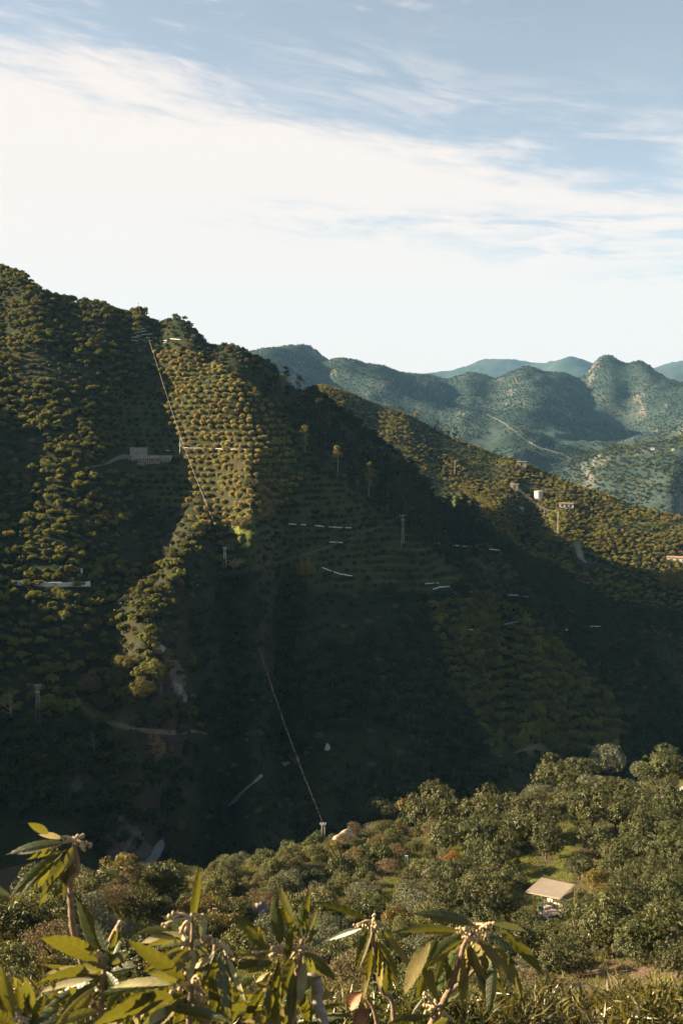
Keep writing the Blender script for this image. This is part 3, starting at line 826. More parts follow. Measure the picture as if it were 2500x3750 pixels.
X, Y, Z, px, py = terrace_rows(TERR2, 2.9, .93)
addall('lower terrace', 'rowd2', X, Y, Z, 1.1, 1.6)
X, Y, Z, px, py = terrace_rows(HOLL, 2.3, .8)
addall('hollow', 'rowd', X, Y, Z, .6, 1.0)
taken = np.zeros
X, Y, Z, px, py = place(-185, 420, 190, 930, 3.15, 3.0)
z_rows = inpoly(px, py, ROWS) | inpoly(px, py, TERR) | inpoly(px, py, TERR2) | inpoly(px, py, HOLL)
z_grass = inpoly(px, py, GRASSTOP); z_pine = inpoly(px, py, PINEW); z_dark = inpoly(px, py, DARKM); z_house = inpoly(px, py, HOUSEC)
free = ~(z_rows | z_pine | z_house) & clear_of_tracks(px, py, 26)
rad_ = np.hypot(X, Y)
isB = (rad_ > 440) & ((px > 1150) & (py > 1400)) & (py - 1400 > (px - 1150) * .2)
n_f = vnoise(X, Y, 26, 31)
gapm = (n_f < .20)
mB = free & isB & (vnoise(X, Y, 30, 33) + .4 * vnoise(X, Y, 11, 34) < .16)
topg = (py < 1420) & (px > 470)
mA = free & ~(topg & (rng.random(len(X)) < .8)) & ~isB & ~z_grass & ~z_dark & gapm & (rad_ < 560)
low = py > 2620
addall('ridge', 'ridge', X, Y, Z, .55, 1.05, mB & (rng.random(len(X)) < .9))
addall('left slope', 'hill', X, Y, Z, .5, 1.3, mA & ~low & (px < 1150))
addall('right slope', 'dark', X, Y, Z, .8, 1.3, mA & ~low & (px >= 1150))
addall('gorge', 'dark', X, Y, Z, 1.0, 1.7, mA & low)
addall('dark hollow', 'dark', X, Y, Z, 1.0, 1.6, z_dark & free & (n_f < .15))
addall('grass slope', 'scrub', X, Y, Z, .5, 1.1, z_grass & (rng.random(len(X)) < .22))
# low scrub filling between the trees
X, Y, Z, px, py = place(-185, 400, 190, 900, 2.6, 1.0)
z_rows = inpoly(px, py, ROWS); z_house = inpoly(px, py, HOUSEC); z_t = inpoly(px, py, TERR) | inpoly(px, py, TERR2) | inpoly(px, py, HOLL)
sm = clear_of_tracks(px, py, 16) & ~z_rows & ~z_house & ~(z_t & (rng.random(len(X)) < .8)) & (rng.random(len(X)) < .75)
addall('scrub', 'scrub', X, Y, Z, .6, 1.6, sm)
# skyline trees along the ridges
for i in range(70):
    t = random.random()
    pxr = 20 + t * 1130
    pyr = np.interp(pxr, [p[0] for p in SKYA], [p[1] for p in SKYA])
    r = np.interp(pxr, [p[0] for p in SKYA], [p[2] for p in SKYA])
    p = P(pxr, pyr, r - random.uniform(0, 6))
    if 480 < pxr and random.random() < .72: continue
    HILLT.append((p.x, p.y, float(ground(p.x, p.y)[0]), random.uniform(.55, 1.15), 'hill', 'skyline'))
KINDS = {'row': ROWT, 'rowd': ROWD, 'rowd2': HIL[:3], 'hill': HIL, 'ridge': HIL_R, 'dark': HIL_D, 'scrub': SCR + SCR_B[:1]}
T = HILLT
tx = np.array([t[0] for t in T]); ty = np.array([t[1] for t in T]); tz = np.array([t[2] for t in T]); tsz = np.array([t[3] for t in T])
tpx, tpy = to_px(np.stack([tx, ty, tz + 1.3], -1))
ang = np.where(np.array([t[4] == 'scrub' for t in T]), 0, tsz * np.array([{'row': 2.3, 'rowd': 2.0}.get(t[4], 3.4) for t in T]) / np.hypot(tx, ty))
inview = (tpx > 5) & (tpx < 2495) & (tpy > 900) & (tpy < 3250) & visible(tx, ty, 1.6)
order = np.argsort(-(ang * inview))
SOLO = set(); QUOTA = {'rows': 95, 'left slope': 85, 'ridge': 28, 'skyline': 22, 'lower terrace': 12, 'terrace': 10, 'hollow': 6, 'gorge': 8, 'dark hollow': 8, 'right slope': 6}; got = {}
for i in order:
    if not inview[i]: break
    zn = T[i][5]
    if zn in QUOTA and got.get(zn, 0) < QUOTA[zn]:
        got[zn] = got.get(zn, 0) + 1; SOLO.add(int(i))
ZL = {'rows': ('small tawny fruit tree in the sunlit rows of the terraced hillside', 'fruit trees in the sunlit terrace rows'),
      'terrace': ('small dark tree on the shaded grassy terraces', 'young trees on the shaded terraces'),
      'lower terrace': ('rounded dark green tree on the shaded lower terraces at right', 'trees on the lower right terraces'),
      'hollow': ('small dark tree in the shaded rows above the stone wall', 'trees in the shaded hollow'),
      'ridge': ('leafy green tree on the sunny ridge behind the dark slope', 'trees on the sunny ridge'),
      'left slope': ('leafy olive green tree on the sun-raked left hillside', 'trees on the left hillside'),
      'right slope': ('dark leafy tree on the shaded right hillside', 'trees on the shaded right hillside'),
      'gorge': ('dark leafy tree low in the shaded gorge', 'trees in the gorge'),
      'dark hollow': ('dark leafy tree in the deep shade of the middle hillside', 'trees in the shaded middle hillside'),
      'skyline': ('leafy tree standing against the sky on the hill ridge', 'trees along the ridge skyline')}
LM = [((190, 2138), 'long white wall'), ((505, 1668), 'concrete hut'), ((664, 1635), 'teal grey pylon'), ((824, 2040), 'white lattice pylon'), ((141, 2570), 'far left pylon'), ((15, 1058), 'white farm building'), ((506, 1125), 'ridge pylon'), ((560, 1232), 'white strips'), ((500, 2480), 'wooded promontory'), ((920, 1780), 'dark round shrub'),
      ((1474, 1945), 'tall brown pole'), ((1125, 2070), 'yellow cane clump'), ((1971, 1812), 'water tank'), ((2072, 1852), 'white cottage'), ((1600, 1580), 'pine clump'), ((2474, 2125), 'golden tree'), ((1888, 1790), 'stone ruin'), ((2041, 1915), 'pair of poles'), ((573, 2730), 'tan tree'), ((1236, 1700), 'umbrella pine'), ((1820, 2295), 'rising white strip'), ((1923, 2695), 'stone shelter')]
def by_landmark(a, b):
    q = min(LM, key=lambda l: math.hypot(a - l[0][0], (b - l[0][1]) * 1.2))
    dx = a - q[0][0]; dy = b - q[0][1]; dist = math.hypot(dx, dy)
    w_ = 'above' if dy < -abs(dx) * .5 else 'below' if dy > abs(dx) * .5 else ''
    h_ = 'left' if dx < 0 else 'right'
    side = (w_ if w_ and abs(dx) < abs(dy) * .5 else ('%s and %s of' % (w_, h_) if w_ else '%s of' % h_))
    far = 'close ' if dist < 70 else ''
    return '%s the %s' % (side, q[1])
for i in sorted(SOLO):
    x, y, z, s, kind, zone = T[i]
    o = link('orchard_tree', random.choice(KINDS[kind]))
    o.location = (x, y, z - .1); o.rotation_euler = (0, 0, random.random() * 6.28)
    o.scale = (s * random.uniform(.9, 1.1), s * random.uniform(.9, 1.1), s * random.uniform(.85, 1.15))
    wh = by_landmark(tpx[i], tpy[i]); sw = 'small ' if s < {'row': .9, 'rowd': .75}.get(kind, 1.15) else 'large ' if s > {'row': 1.1, 'rowd': .9}.get(kind, 1.5) else ''
    look = {'rows': 'tawny tree in sunlit rows', 'terrace': 'dark terrace sapling', 'lower terrace': 'dark lower terrace tree', 'hollow': 'dark hollow tree', 'ridge': 'olive tree on sunny ridge', 'left slope': 'leafy left hillside tree', 'right slope': 'dark right hillside tree', 'gorge': 'dark gorge tree', 'dark hollow': 'dark shaded hillside tree', 'skyline': 'tree on the skyline'}[zone]
    tag(o, '%s%s, %s' % (sw, look, wh), 'tree', '%s %s' % (ZL[zone][1], wh))
rest = np.array([i for i in range(len(T)) if i not in SOLO])
for kind, nm, lab in (('row', 'fruit_tree_rows', 'rows of small tawny fruit trees across the sunlit terraces'), ('rowd', 'terrace_saplings', 'small dark trees along the shaded terraces'), ('rowd2', 'lower_orchard', 'dark orchard rows on the lower right terraces'),
                  ('hill', 'hillside_orchard', 'leafy orchard covering the sunlit hillsides'), ('ridge', 'ridge_orchard', 'olive green orchard trees over the sunny ridge'), ('dark', 'shaded_orchard', 'dark tree cover in the shaded gorge and slopes'), ('scrub', 'scrub', 'low dark scrub between the trees')):
    ix = np.array([i for i in rest if T[i][4] == kind])
    scatter(nm, KINDS[kind], np.stack([tx[ix], ty[ix], tz[ix] - .1], -1), tsz[ix], lab)
# pine wood on the dark flank
X, Y, Z, px, py = place(-20, 90, 300, 500, 4.2, 7.0)
k = inpoly(px, py - 30, PINEW) & (np.hypot(X, Y) < 470)
for (a, b) in ((1236, 1700), (1350, 1780), (1116, 1620)): k &= ~((np.abs(px - a) < 42) & (py - b > -70) & (py - b < 190))
scatter('pine_wood', PIN_M, np.stack([X[k], Y[k], Z[k] - .2], -1), rng.uniform(.55, 1.0, k.sum()), 'dense dark pine wood in the shaded gully')
def pine(px, pytop, pybase, me_tr, label, group='pines on the ridges', wide=1.0, h0=9.0, on_sky=None):
    p = P(px, pybase, on_sky) if on_sky else hit(px, pybase)
    z = float(ground(p.x, p.y)[0])
    r = math.hypot(p.x, p.y)
    h = ray(px, pytop)[2] * r - z
    t = empty('pine_tree', (p.x, p.y, z), random.random() * 6.28, (h / h0 * wide, h / h0 * wide, h / h0))
    tag(t, label, 'pine tree', group)
    link('crown', me_tr[0], t); link('trunk', me_tr[1], t)
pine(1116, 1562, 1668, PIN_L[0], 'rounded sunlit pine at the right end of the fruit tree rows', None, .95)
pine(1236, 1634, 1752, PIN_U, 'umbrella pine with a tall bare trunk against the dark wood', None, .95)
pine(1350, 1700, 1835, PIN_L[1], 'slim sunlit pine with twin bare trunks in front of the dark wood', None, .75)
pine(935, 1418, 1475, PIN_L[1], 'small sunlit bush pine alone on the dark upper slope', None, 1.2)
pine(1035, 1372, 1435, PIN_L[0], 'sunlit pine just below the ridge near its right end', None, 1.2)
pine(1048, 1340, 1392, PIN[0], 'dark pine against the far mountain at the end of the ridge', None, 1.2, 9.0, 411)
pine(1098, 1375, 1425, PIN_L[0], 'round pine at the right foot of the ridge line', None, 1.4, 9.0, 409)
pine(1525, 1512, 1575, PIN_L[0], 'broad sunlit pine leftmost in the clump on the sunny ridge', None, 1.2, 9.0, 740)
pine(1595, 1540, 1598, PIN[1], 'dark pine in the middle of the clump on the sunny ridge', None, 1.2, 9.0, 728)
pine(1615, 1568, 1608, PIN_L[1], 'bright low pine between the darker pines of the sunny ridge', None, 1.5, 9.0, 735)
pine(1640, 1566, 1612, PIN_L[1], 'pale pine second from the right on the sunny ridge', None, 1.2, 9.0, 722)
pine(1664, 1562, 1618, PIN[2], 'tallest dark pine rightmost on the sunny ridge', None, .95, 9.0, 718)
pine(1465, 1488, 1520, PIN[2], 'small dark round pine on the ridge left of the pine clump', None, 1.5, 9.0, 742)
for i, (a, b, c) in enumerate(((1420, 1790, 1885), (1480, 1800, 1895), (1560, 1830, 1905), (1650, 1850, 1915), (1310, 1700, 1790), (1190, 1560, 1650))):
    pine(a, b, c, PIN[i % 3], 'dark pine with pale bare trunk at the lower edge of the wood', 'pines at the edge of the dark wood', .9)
# trees scattered over the far slopes, too small to tell apart
X, Y = jgrid(-700, 950, 1000, 3200, 7.0, .48)
a_ = np.degrees(np.arctan2(X, Y)); k = (a_ > -9) & (a_ < 20.5) & (vnoise(X, Y, 160, 40) + .5 * vnoise(X, Y, 50, 41) < .28)
X, Y = X[k], Y[k]; Z = ground(X, Y); k = visible(X, Y, 5)
X, Y, Z = X[k], Y[k], Z[k]
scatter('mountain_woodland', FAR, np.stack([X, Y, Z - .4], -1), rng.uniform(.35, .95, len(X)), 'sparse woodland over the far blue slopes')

X, Y = jgrid(180, 620, 1090, 1750, 7.0, .48)
Z = ground(X, Y); k = visible(X, Y, 5); px, py = to_px(np.stack([X, Y, Z], -1))
k &= (px > 2080) & (px < 2560) & (rng.random(len(X)) < .75)
X, Y, Z = X[k], Y[k], Z[k]
scatter('far_orchard', HIL_D + HIL[:2], np.stack([X, Y, Z - .3], -1), rng.uniform(.8, 2.2, len(X)), 'scattered orchard trees on the far right slope')
# ------------------------------------------------------------------ paths and stream
M_path = plain('pale_track', (.26, .24, .21), .95, .3, .8, 0, .3)
M_dirt = plain('dirt_track', (.11, .088, .062), .95, .3, .8, 0, .3)
M_mtrack = plain('far_track', (.085, .08, .066), .95, .3, .05)
M_stream = plain('stream_bed', (.12, .145, .16), .6, .35, .9, 0, .4)
def subdiv(pix, ws=None, k=5):
    out = []; wo = []
    for i in range(len(pix) - 1):
        for j in range(k):
            t = j / k; out.append(tuple(pix[i][q] + (pix[i + 1][q] - pix[i][q]) * t for q in (0, 1)))
            if ws: wo.append(ws[i] + (ws[i + 1] - ws[i]) * t)
    out.append(tuple(pix[-1][:2]))
    if ws: wo.append(ws[-1])
    return (out, wo) if ws else out
def strip(name, pix, wid, m, lift=.12, kind='structure', step=1.2, rmin=20):
    pix, ws = subdiv(pix, wid if hasattr(wid, '__len__') else [wid] * len(pix))
    pts = [hit(a, b, rmin) for a, b in pix]
    path = []
    for i in range(len(pts) - 1):
        n = max(1, int((pts[i + 1] - pts[i]).length / step))
        for k in range(n): path.append((pts[i].lerp(pts[i + 1], k / n), ws[i] + (ws[i + 1] - ws[i]) * k / n))
    path.append((pts[-1], ws[-1]))
    V = []; Fc = []
    for i, (p, w_) in enumerate(path):
        a = path[max(0, i - 1)][0]; b = path[min(len(path) - 1, i + 1)][0]
        t = (b - a); t.z = 0; t.normalize(); s = Vector((-t.y, t.x, 0))
        w2 = w_ * random.uniform(.85, 1.15)
        for k in (-.5, -.17, .17, .5):
            q_ = p + s * w2 * k
            V.append((q_.x, q_.y, float(ground(q_.x, q_.y)[0]) + lift))
        if i:
            for k in range(3): Fc.append(((i - 1) * 4 + k, (i - 1) * 4 + k + 1, i * 4 + k + 1, i * 4 + k))
    o = link(name, mesh_pd(name, V, Fc, True), None, [m])
    if kind: o['kind'] = kind
    return o
strip('track', [(2385, 2935), (2440, 2912), (2500, 2890), (2580, 2862)], [2.2, 2.6, 2.8, 2.8], M_path, .25, 'structure', .8)
strip('footpath', [(278, 2545), (300, 2585), (345, 2625), (400, 2648), (470, 2668), (560, 2682), (640, 2686), (710, 2680), (760, 2690)], [.6, .6, .55, .5, .45, .4, .35, .3, .25], M_dirt, .18)
strip('hill_track', [(335, 1712), (390, 1700), (425, 1682), (452, 1674), (500, 1672)], [.5, .6, .9, 1.4, 1.0], M_dirt, .15)
strip('gully_track', [(2108, 1985), (2118, 2015), (2125, 2045), (2145, 2062)], [3.6, 3.4, 3.2, 2.4], M_dirt, .2)
strip('dry_stream', [(425, 3268), (470, 3225), (530, 3170), (575, 3125), (600, 3088)], [.5, .6, .7, .8, .6], M_stream, .3, 'structure', .8, 170)
strip('dry_stream', [(838, 2952), (870, 2925), (905, 2890), (935, 2865), (960, 2842)], [.8, .8, .7, .6, .5], M_stream, .3, 'structure', .8, 190)
strip('dry_stream', [(1035, 2805), (1062, 2795)], [1.3, 1.0], M_stream, .3, 'structure', .8, 190)
strip('mountain_track', [(1690, 1478), (1765, 1511), (1842, 1549), (1885, 1580), (1919, 1610), (1967, 1639), (2053, 1663), (2115, 1693)], [2, 3, 4, 4, 4, 4, 3, 2], M_mtrack, .8, 'structure', 12, 1000)
strip('lower_footpath', [(1880, 2760), (1960, 2735), (2060, 2715), (2180, 2705), (2300, 2700)], [.5, .8, .8, .7, .6], M_dirt, .15, 'structure', 1.2, 215)

# ------------------------------------------------------------------ white plastic pipes and sheeting along the terraces
M_white = plain('white_plastic', (.72, .75, .76), .5, .12, 2)
M_wall = plain('white_render', (.50, .48, .44), .85, .2, 1.2, 0, .2)
M_conc = plain('grey_concrete', (.27, .25, .22), .9, .35, .8, 0, .3)
M_stone = plain('pale_stone', (.30, .25, .20), .9, .35, 1.5, 0, .4)
M_rock = plain('grey_rock', (.21, .185, .16), .95, .4, .7, 0, .8)
M_steel = plain('galvanised_steel', (.30, .31, .31), .5, .2, 3, .3)
M_steel2 = plain('rusty_steel', (.34, .27, .20), .7, .3, 3, .2)
def pipe(pix, rad, label, group='white strips lying along the terraces'):
    pts = [hit(*p) for p in subdiv(pix, None, 4)]
    path = []
    for i in range(len(pts) - 1):
        n = max(1, int((pts[i + 1] - pts[i]).length / 1.0))
        for k in range(n):
            q_ = pts[i].lerp(pts[i + 1], k / n); path.append(Vector((q_.x, q_.y, float(ground(q_.x, q_.y)[0]) + rad * .9 + .35 + random.uniform(-.05, .08))))
    q_ = pts[-1]; path.append(Vector((q_.x, q_.y, float(ground(q_.x, q_.y)[0]) + rad + .3)))
    o = MB().tube(path, rad, 6).build('plastic_strip', M_white, None, True)
    tag(o, label, 'plastic strip', group)
pipe([(1050, 1924), (1080, 1926), (1120, 1928)], .16, 'long white strip on the upper shaded terrace, leftmost of three in line')
pipe([(1152, 1930), (1185, 1933)], .16, 'short white strip in the middle of three in line on the upper terrace')
pipe([(1205, 1936), (1240, 1937), (1285, 1938)], .14, 'thin white strip rightmost of three in line on the upper terrace')
pipe([(1206, 1991), (1235, 1992), (1262, 1994)], .17, 'white strip alone on the terrace left of the tall pole')
pipe([(1178, 2084), (1215, 2098), (1245, 2108), (1292, 2115)], .16, 'white strip running down right from the yellow cane clump')
pipe([(1606, 1996), (1640, 2002), (1660, 2001)], .2, 'short white strip at the left end of the long wavy one')
pipe([(1668, 2002), (1700, 2006), (1745, 2004), (1770, 1996), (1822, 1994)], .22, 'long wavy white strip across the dark slope right of the pole')
pipe([(1790, 2016), (1840, 2022), (1895, 2029), (1915, 2024), (1940, 2019)], .22, 'white strip curving below the long wavy one')
pipe([(1970, 2087), (2000, 2102), (2034, 2118)], .22, 'straight white strip sloping down below the grey gully track')
pipe([(2018, 2134), (2040, 2133), (2062, 2137)], .2, 'short white strip under the sloping one on the dark right hill')
pipe([(1585, 2164), (1610, 2156), (1650, 2153)], .15, 'bent white strip on the crest of the lower terraces')
pipe([(1545, 2144), (1575, 2142), (1605, 2140)], .13, 'thin white strip just above the bent one on the terrace crest')
pipe([(1715, 2176), (1740, 2169), (1775, 2172)], .15, 'small white strip arched over a tree on the lower terrace')
pipe([(1858, 2184), (1890, 2186), (1930, 2190)], .15, 'white strip on the dark slope above the lower terraces')
pipe([(1945, 2186), (1985, 2198)], .16, 'short slanted white strip right of another on the dark slope')
pipe([(1700, 2313), (1750, 2313), (1790, 2306), (1830, 2296), (1880, 2286), (1945, 2272)], .17, 'long rising white strip across the lower terraces')
pipe([(1686, 2318), (1698, 2340)], .17, 'short upright white strip left of the long rising one')
pipe([(2040, 2314), (2088, 2312)], .16, 'white strip in the deep shade, left of two level ones')
pipe([(2155, 2300), (2210, 2298)], .16, 'white strip in the deep shade, right of two level ones')
pipe([(2272, 2296), (2308, 2310)], .16, 'short slanted white strip far right in the deep shade')
pipe([(608, 1654), (640, 1655)], .12, 'short white strip beside the white wall of the concrete hut')
pipe([(670, 1645), (760, 1646), (850, 1650), (905, 1651)], .06, 'long pale strip dividing the fruit tree rows')
for i, (a, b) in enumerate((((484, 1217), (530, 1206)), ((490, 1225), (545, 1214)), ((500, 1232), (560, 1226)), ((480, 1240), (520, 1236)), ((535, 1240), (580, 1244)), ((585, 1252), (620, 1250)), ((600, 1260), (630, 1244)), ((482, 1250), (505, 1252)), ((545, 1250), (560, 1252)), ((625, 1245), (665, 1248)))):
    pipe([a, b], .10, 'short white strip among the cluster on the grass high below the ridge', 'white strips high below the ridge')

# ------------------------------------------------------------------ buildings on the hill
def slab_between(pa, pb, h, th, lift=0.0):
    """a wall standing on the ground between two ground points"""
    b = MB(); n = max(1, int((pb - pa).length / 2))
    for i in range(n):
        a = pa.lerp(pb, i / n); c = pa.lerp(pb, (i + 1) / n); mdl = (a + c) / 2
        L = (c - a); ang_ = math.atan2(L.y, L.x)
        z = min(pa.z, pb.z) * 0 + float(ground(mdl.x, mdl.y)[0])
        b.box((mdl.x, mdl.y, z + h / 2 - .5 + lift), (math.hypot(L.x, L.y) - .004, th + random.uniform(0, .02), h + 1), ang_)
    return b
def level_wall(name, pa, pb, zt, zb, th, m, parent=None):
    L = pb - pa; ang_ = math.atan2(L.y, L.x); mdl = (pa + pb) / 2
    return MB().box((mdl.x, mdl.y, (zt + zb) / 2), (math.hypot(L.x, L.y), th, zt - zb), ang_).build(name, m, parent)
# concrete hut above the stone wall
a = hit(475, 1678); b = hit(535, 1678); r0 = math.hypot(a.x, a.y)
rw = r0 - 1.5
def at_r(px, py, r): return P(px, py, r)
hut = empty('concrete_hut', P(505, 1676, rw + 3.0)); tag(hut, 'small weathered concrete hut on a stone platform in the shaded hollow', 'hut')
def relmesh(mb, root):
    l = root.location; mb.v = [(x - l.x, y - l.y, z - l.z) for x, y, z in mb.v]; return mb
ca = P(475, 1640, rw + 2.4); cb = P(536, 1642, rw + 2.4); zt_ = ca.z; zb_ = P(505, 1690, rw).z
c_ = (ca + cb) / 2
relmesh(MB().box((c_.x, c_.y + 1.5, (zt_ + zb_) / 2), ((cb - ca).length, 3.0, zt_ - zb_), .03), hut).build('wall', M_conc, hut)
relmesh(MB().box((c_.x, c_.y + 1.5, zt_ + .06), ((cb - ca).length + .3, 3.3, .12), .03), hut).build('roof', M_conc, hut)
relmesh(MB().box((c_.x + .9, c_.y - .015, zb_ + 1.6), (.9, .06, .6), .03), hut).build('window', M_steel2, hut)
relmesh(MB().box((cb.x + .15, cb.y - .1, (zt_ + zb_) / 2 + .3), (.08, .08, zt_ - zb_ + .6), 0), hut).build('downpipe', M_steel, hut)
wa = P(486, 1668, rw + .2); wb = P(632, 1666, rw + .2)
o = level_wall('parapet_wall', wa, wb, wa.z, wa.z - .8, .25, M_conc); tag(o, 'low pale rendered wall on the edge of the stone platform', 'wall')
# rubble retaining wall, stone by stone
rtw = empty('retaining_wall', P(500, 1695, rw)); tag(rtw, 'rubble stone retaining wall under the concrete hut', 'wall')
ra = P(372, 1698, rw - .3); rb_ = P(628, 1690, rw - .3)
topz = P(500, 1677, rw).z
bk = MB()
L = rb_ - ra
bk.box(((ra.x + rb_.x) / 2, (ra.y + rb_.y) / 2 + .9, topz - 1.9), (L.length, 1.2, 3.6), math.atan2(L.y, L.x)); relmesh(bk, rtw).build('core', plain('dark_mortar', (.05, .045, .04), .9, .3, 2), rtw)
stones = []
for k in range(5):
    bm = bmesh.new(); bmesh.ops.create_icosphere(bm, subdivisions=1, radius=.5)
    rg = np.random.default_rng(k)
    for v_ in bm.verts: v_.co *= float(rg.uniform(.75, 1.1)); v_.co.y *= .7; v_.co.z *= .75
    me = bpy.data.meshes.new('stone'); bm.to_mesh(me); bm.free(); me.materials.append(M_stone); stones.append(me)
for i in range(32):
    t = (i + .5) / 32
    hgt = 3.2 * math.sin(math.pi * min(1, .12 + t * 1.0)) ** .5 if t < .62 else 2.4 - (t - .62) * 3
    z = topz - .25; k = 0
    while z > topz - hgt and k < 5:
        p = ra.lerp(rb_, t) + Vector((random.uniform(-.12, .12), .2 - k * .07, 0)); p.z = z
        s = random.uniform(.55, .9)
        o = bpy.data.objects.new('stone', random.choice(stones)); col.objects.link(o); o.parent = rtw
        o.location = p - rtw.location; o.rotation_euler = (random.uniform(-.3, .3), random.random() * 3, random.uniform(-.3, .3)); o.scale = (s * 1.15, s, s)
        z -= s * .72; k += 1
# long white water channel wall at left
def hill_wall(pix, h, th, m, name, label, cat='wall'):
    pts = [hit(*p) for p in pix]; b = MB()
    for i in range(len(pts) - 1):
        a, c = pts[i], pts[i + 1]; md = (a + c) / 2; L = c - a
        z = max(a.z, c.z)
        b.box((md.x, md.y, z + h / 2 - .6), (math.hypot(L.x, L.y) + .05, th + .01 * (i % 2), h + 1.2 + .02 * (i % 3)), math.atan2(L.y, L.x))
    o = b.build(name, m); tag(o, label, cat); return o
hill_wall([(52, 2140), (110, 2144), (170, 2147), (230, 2148), (280, 2147), (330, 2146)], .95, .4, M_wall, 'channel_wall', 'long low white wall among the trees on the left hillside')
p = hit(300, 2098); o = MB().box((p.x, p.y, p.z + .4), (.35, .35, 1.6)).build('marker_post', M_white); tag(o, 'small white post above the long white wall', 'post')
p = hit(76, 1962); o = MB().box((p.x, p.y, p.z + .5), (.4, .35, 1.5)).build('marker_post', M_white); tag(o, 'small white post in the trees at the far left', 'post')
def house(name, label, px, py, wpx, hpx, r, depth, m, roofm, cat='house', wins=2):
    p = P(px, py, r); W = wpx / F * r; Hh = hpx / F * r
    t = empty(name, p, -math.atan2(p.x, p.y)); tag(t, label, cat)
    MB().box((0, depth / 2, Hh / 2 - 1), (W, depth, Hh + 2)).build('wall', m, t)
    MB().box((0, depth / 2, Hh + .12), (W + .5, depth + .5, .24)).build('roof', roofm, t)
    for i in range(wins):
        f = MB().box((-W / 2 + W * (i + .7) / (wins + .4), -.02, Hh * .55), (W * .13, .08, Hh * .42)).build('window', M_glassy, t)
    return t
M_glassy = plain('dark_opening', (.02, .022, .024), .25, .2, 3)
M_tile = plain('roof_tile', (.30, .17, .11), .85, .3, 2)
house('farm_building', 'white farm building with flat roof at the top left of the hill', 15, 1070, 62, 20, 462, 5, M_wall, M_conc)
def r_at(px, py): p = hit(px, py); return math.hypot(p.x, p.y)
house('cottage', 'white cottage with low tiled roof beside the sunny orchard', 2072, 1861, 50, 16, r_at(2072, 1864), 6, M_wall, M_tile, 'house', 3)
house('cottage', 'white cottage with brown roof at the right edge of the picture', 2478, 2062, 70, 18, r_at(2478, 2066), 6, M_wall, M_tile, 'house', 3)
house('stone_ruin', 'ruined stone building on the ridge near the end of the power line', 1882, 1795, 30, 20, r_at(1882, 1797), 5, M_stone, M_conc, 'ruin', 1)
house('stone_house', 'grey stone house half hidden on the sunny ridge', 1908, 1712, 34, 20, r_at(1908, 1716), 6, M_stone, M_conc, 'house', 1)
house('stone_shelter', 'tiny stone shelter at the foot of the dark lower terraces', 1923, 2700, 34, 12, r_at(1923, 2700), 1.5, M_stone, M_stone, 'shelter', 1)
house('pump_house', 'small pale box building in the trees below the water tank', 1908, 1866, 14, 8, r_at(1908, 1868), 3, M_wall, M_conc, 'hut', 0)
for (px, py, wpx, hp, r, lab) in ((2388, 1648, 14, 8, 1480, 'tiny white house high on the far right slope'), (2462, 1650, 10, 7, 1480, 'tiny pale house at the top right of the far slope'), (2165, 1745, 16, 8, 1330, 'tiny pale house low on the far right slope')):
    house('far_house', lab, px, py, wpx, hp, r_at(px, py), 8, M_wall, M_tile, 'house', 1)
# round water tank
p = hit(1971, 1828); r = math.hypot(p.x, p.y); rad_t = 15.5 / F * r; ht = 27 / F * r
tk = empty('water_tank', p); tag(tk, 'round white water tank standing among the trees on the sunny ridge', 'water tank')
MB().tube([(0, 0, -2), (0, 0, ht)], rad_t, 28).build('shell', M_wall, tk)
MB().tube([(0, 0, ht + .003), (0, 0, ht + .35)], rad_t * 1.05, 28).build('rim', M_wall, tk)
MB().tube([(0, 0, ht + .353), (0, 0, ht + .7)], [rad_t * 1.0, rad_t * .3], 28).build('roof', M_conc, tk)
lad = MB(); lad.box((-rad_t - .1, -.4, ht / 2), (.12, .12, ht)); lad.box((-rad_t - .1, .4, ht / 2), (.12, .12, ht)); lad.build('ladder', M_steel2, tk)

# ------------------------------------------------------------------ power line pylons and wires
def pylon(px, pytop, pybase, label, m, w0=.55, w1=.22, arms=1, group='power line pylons', r=None, k=1.0):
    p = P(px, pybase, r) if r else hit(px, pybase)
    z = float(ground(p.x, p.y)[0]); rr_ = math.hypot(p.x, p.y)
    h = ray(px, pytop)[2] * rr_ - z
    t = empty('power_pylon', (p.x, p.y, z), random.uniform(-.3, .3)); tag(t, label, 'pylon', group)
    th = .045 * k; AW = min(1.0, h / 9.0)
    for sx_ in (-1, 1):
        for sy in (-1, 1):
            MB().tube([(sx_ * w0, sy * w0, -1), (sx_ * w1, sy * w1, h)], th, 4).build('leg', m, t)
    br = MB(); n = max(5, int(h / 1.0))
    for face in range(4):
        for i in range(n):
            z0 = h * i / n; z1 = h * (i + 1) / n; a = w0 + (w1 - w0) * i / n; b2 = w0 + (w1 - w0) * (i + 1) / n
            s = 1 if i % 2 else -1
            q0 = [(s * a, -a), (a, s * a), (-s * a, a), (-a, -s * a)][face]; q1 = [(-s * b2, -b2), (b2, -s * b2), (s * b2, b2), (-b2, s * b2)][face]
            br.tube([(q0[0], q0[1], z0), (q1[0], q1[1], z1)], th * .6, 3, False)
    br.build('bracing', m, t)
    for a in range(arms):
        zz = h - .15 - a * 1.5
        MB().box((0, 0, zz), ((2.0 - a * .5) * AW, .12 * k, .12 * k)).build('crossarm', m, t)
        for q_ in (-.85, 0, .85):
            MB().tube([(q_ * AW * (1 - a * .25), 0, zz + .062), (q_ * AW * (1 - a * .25), 0, zz + .28)], .045, 6).build('insulator', M_white, t)
    return Vector((p.x, p.y, z + h))
T1 = pylon(506, 1110, 1140, 'pale lattice pylon standing on the hill ridge against the sky', M_steel, .5, .3, 1, 'power line pylons', 448, 1.2)
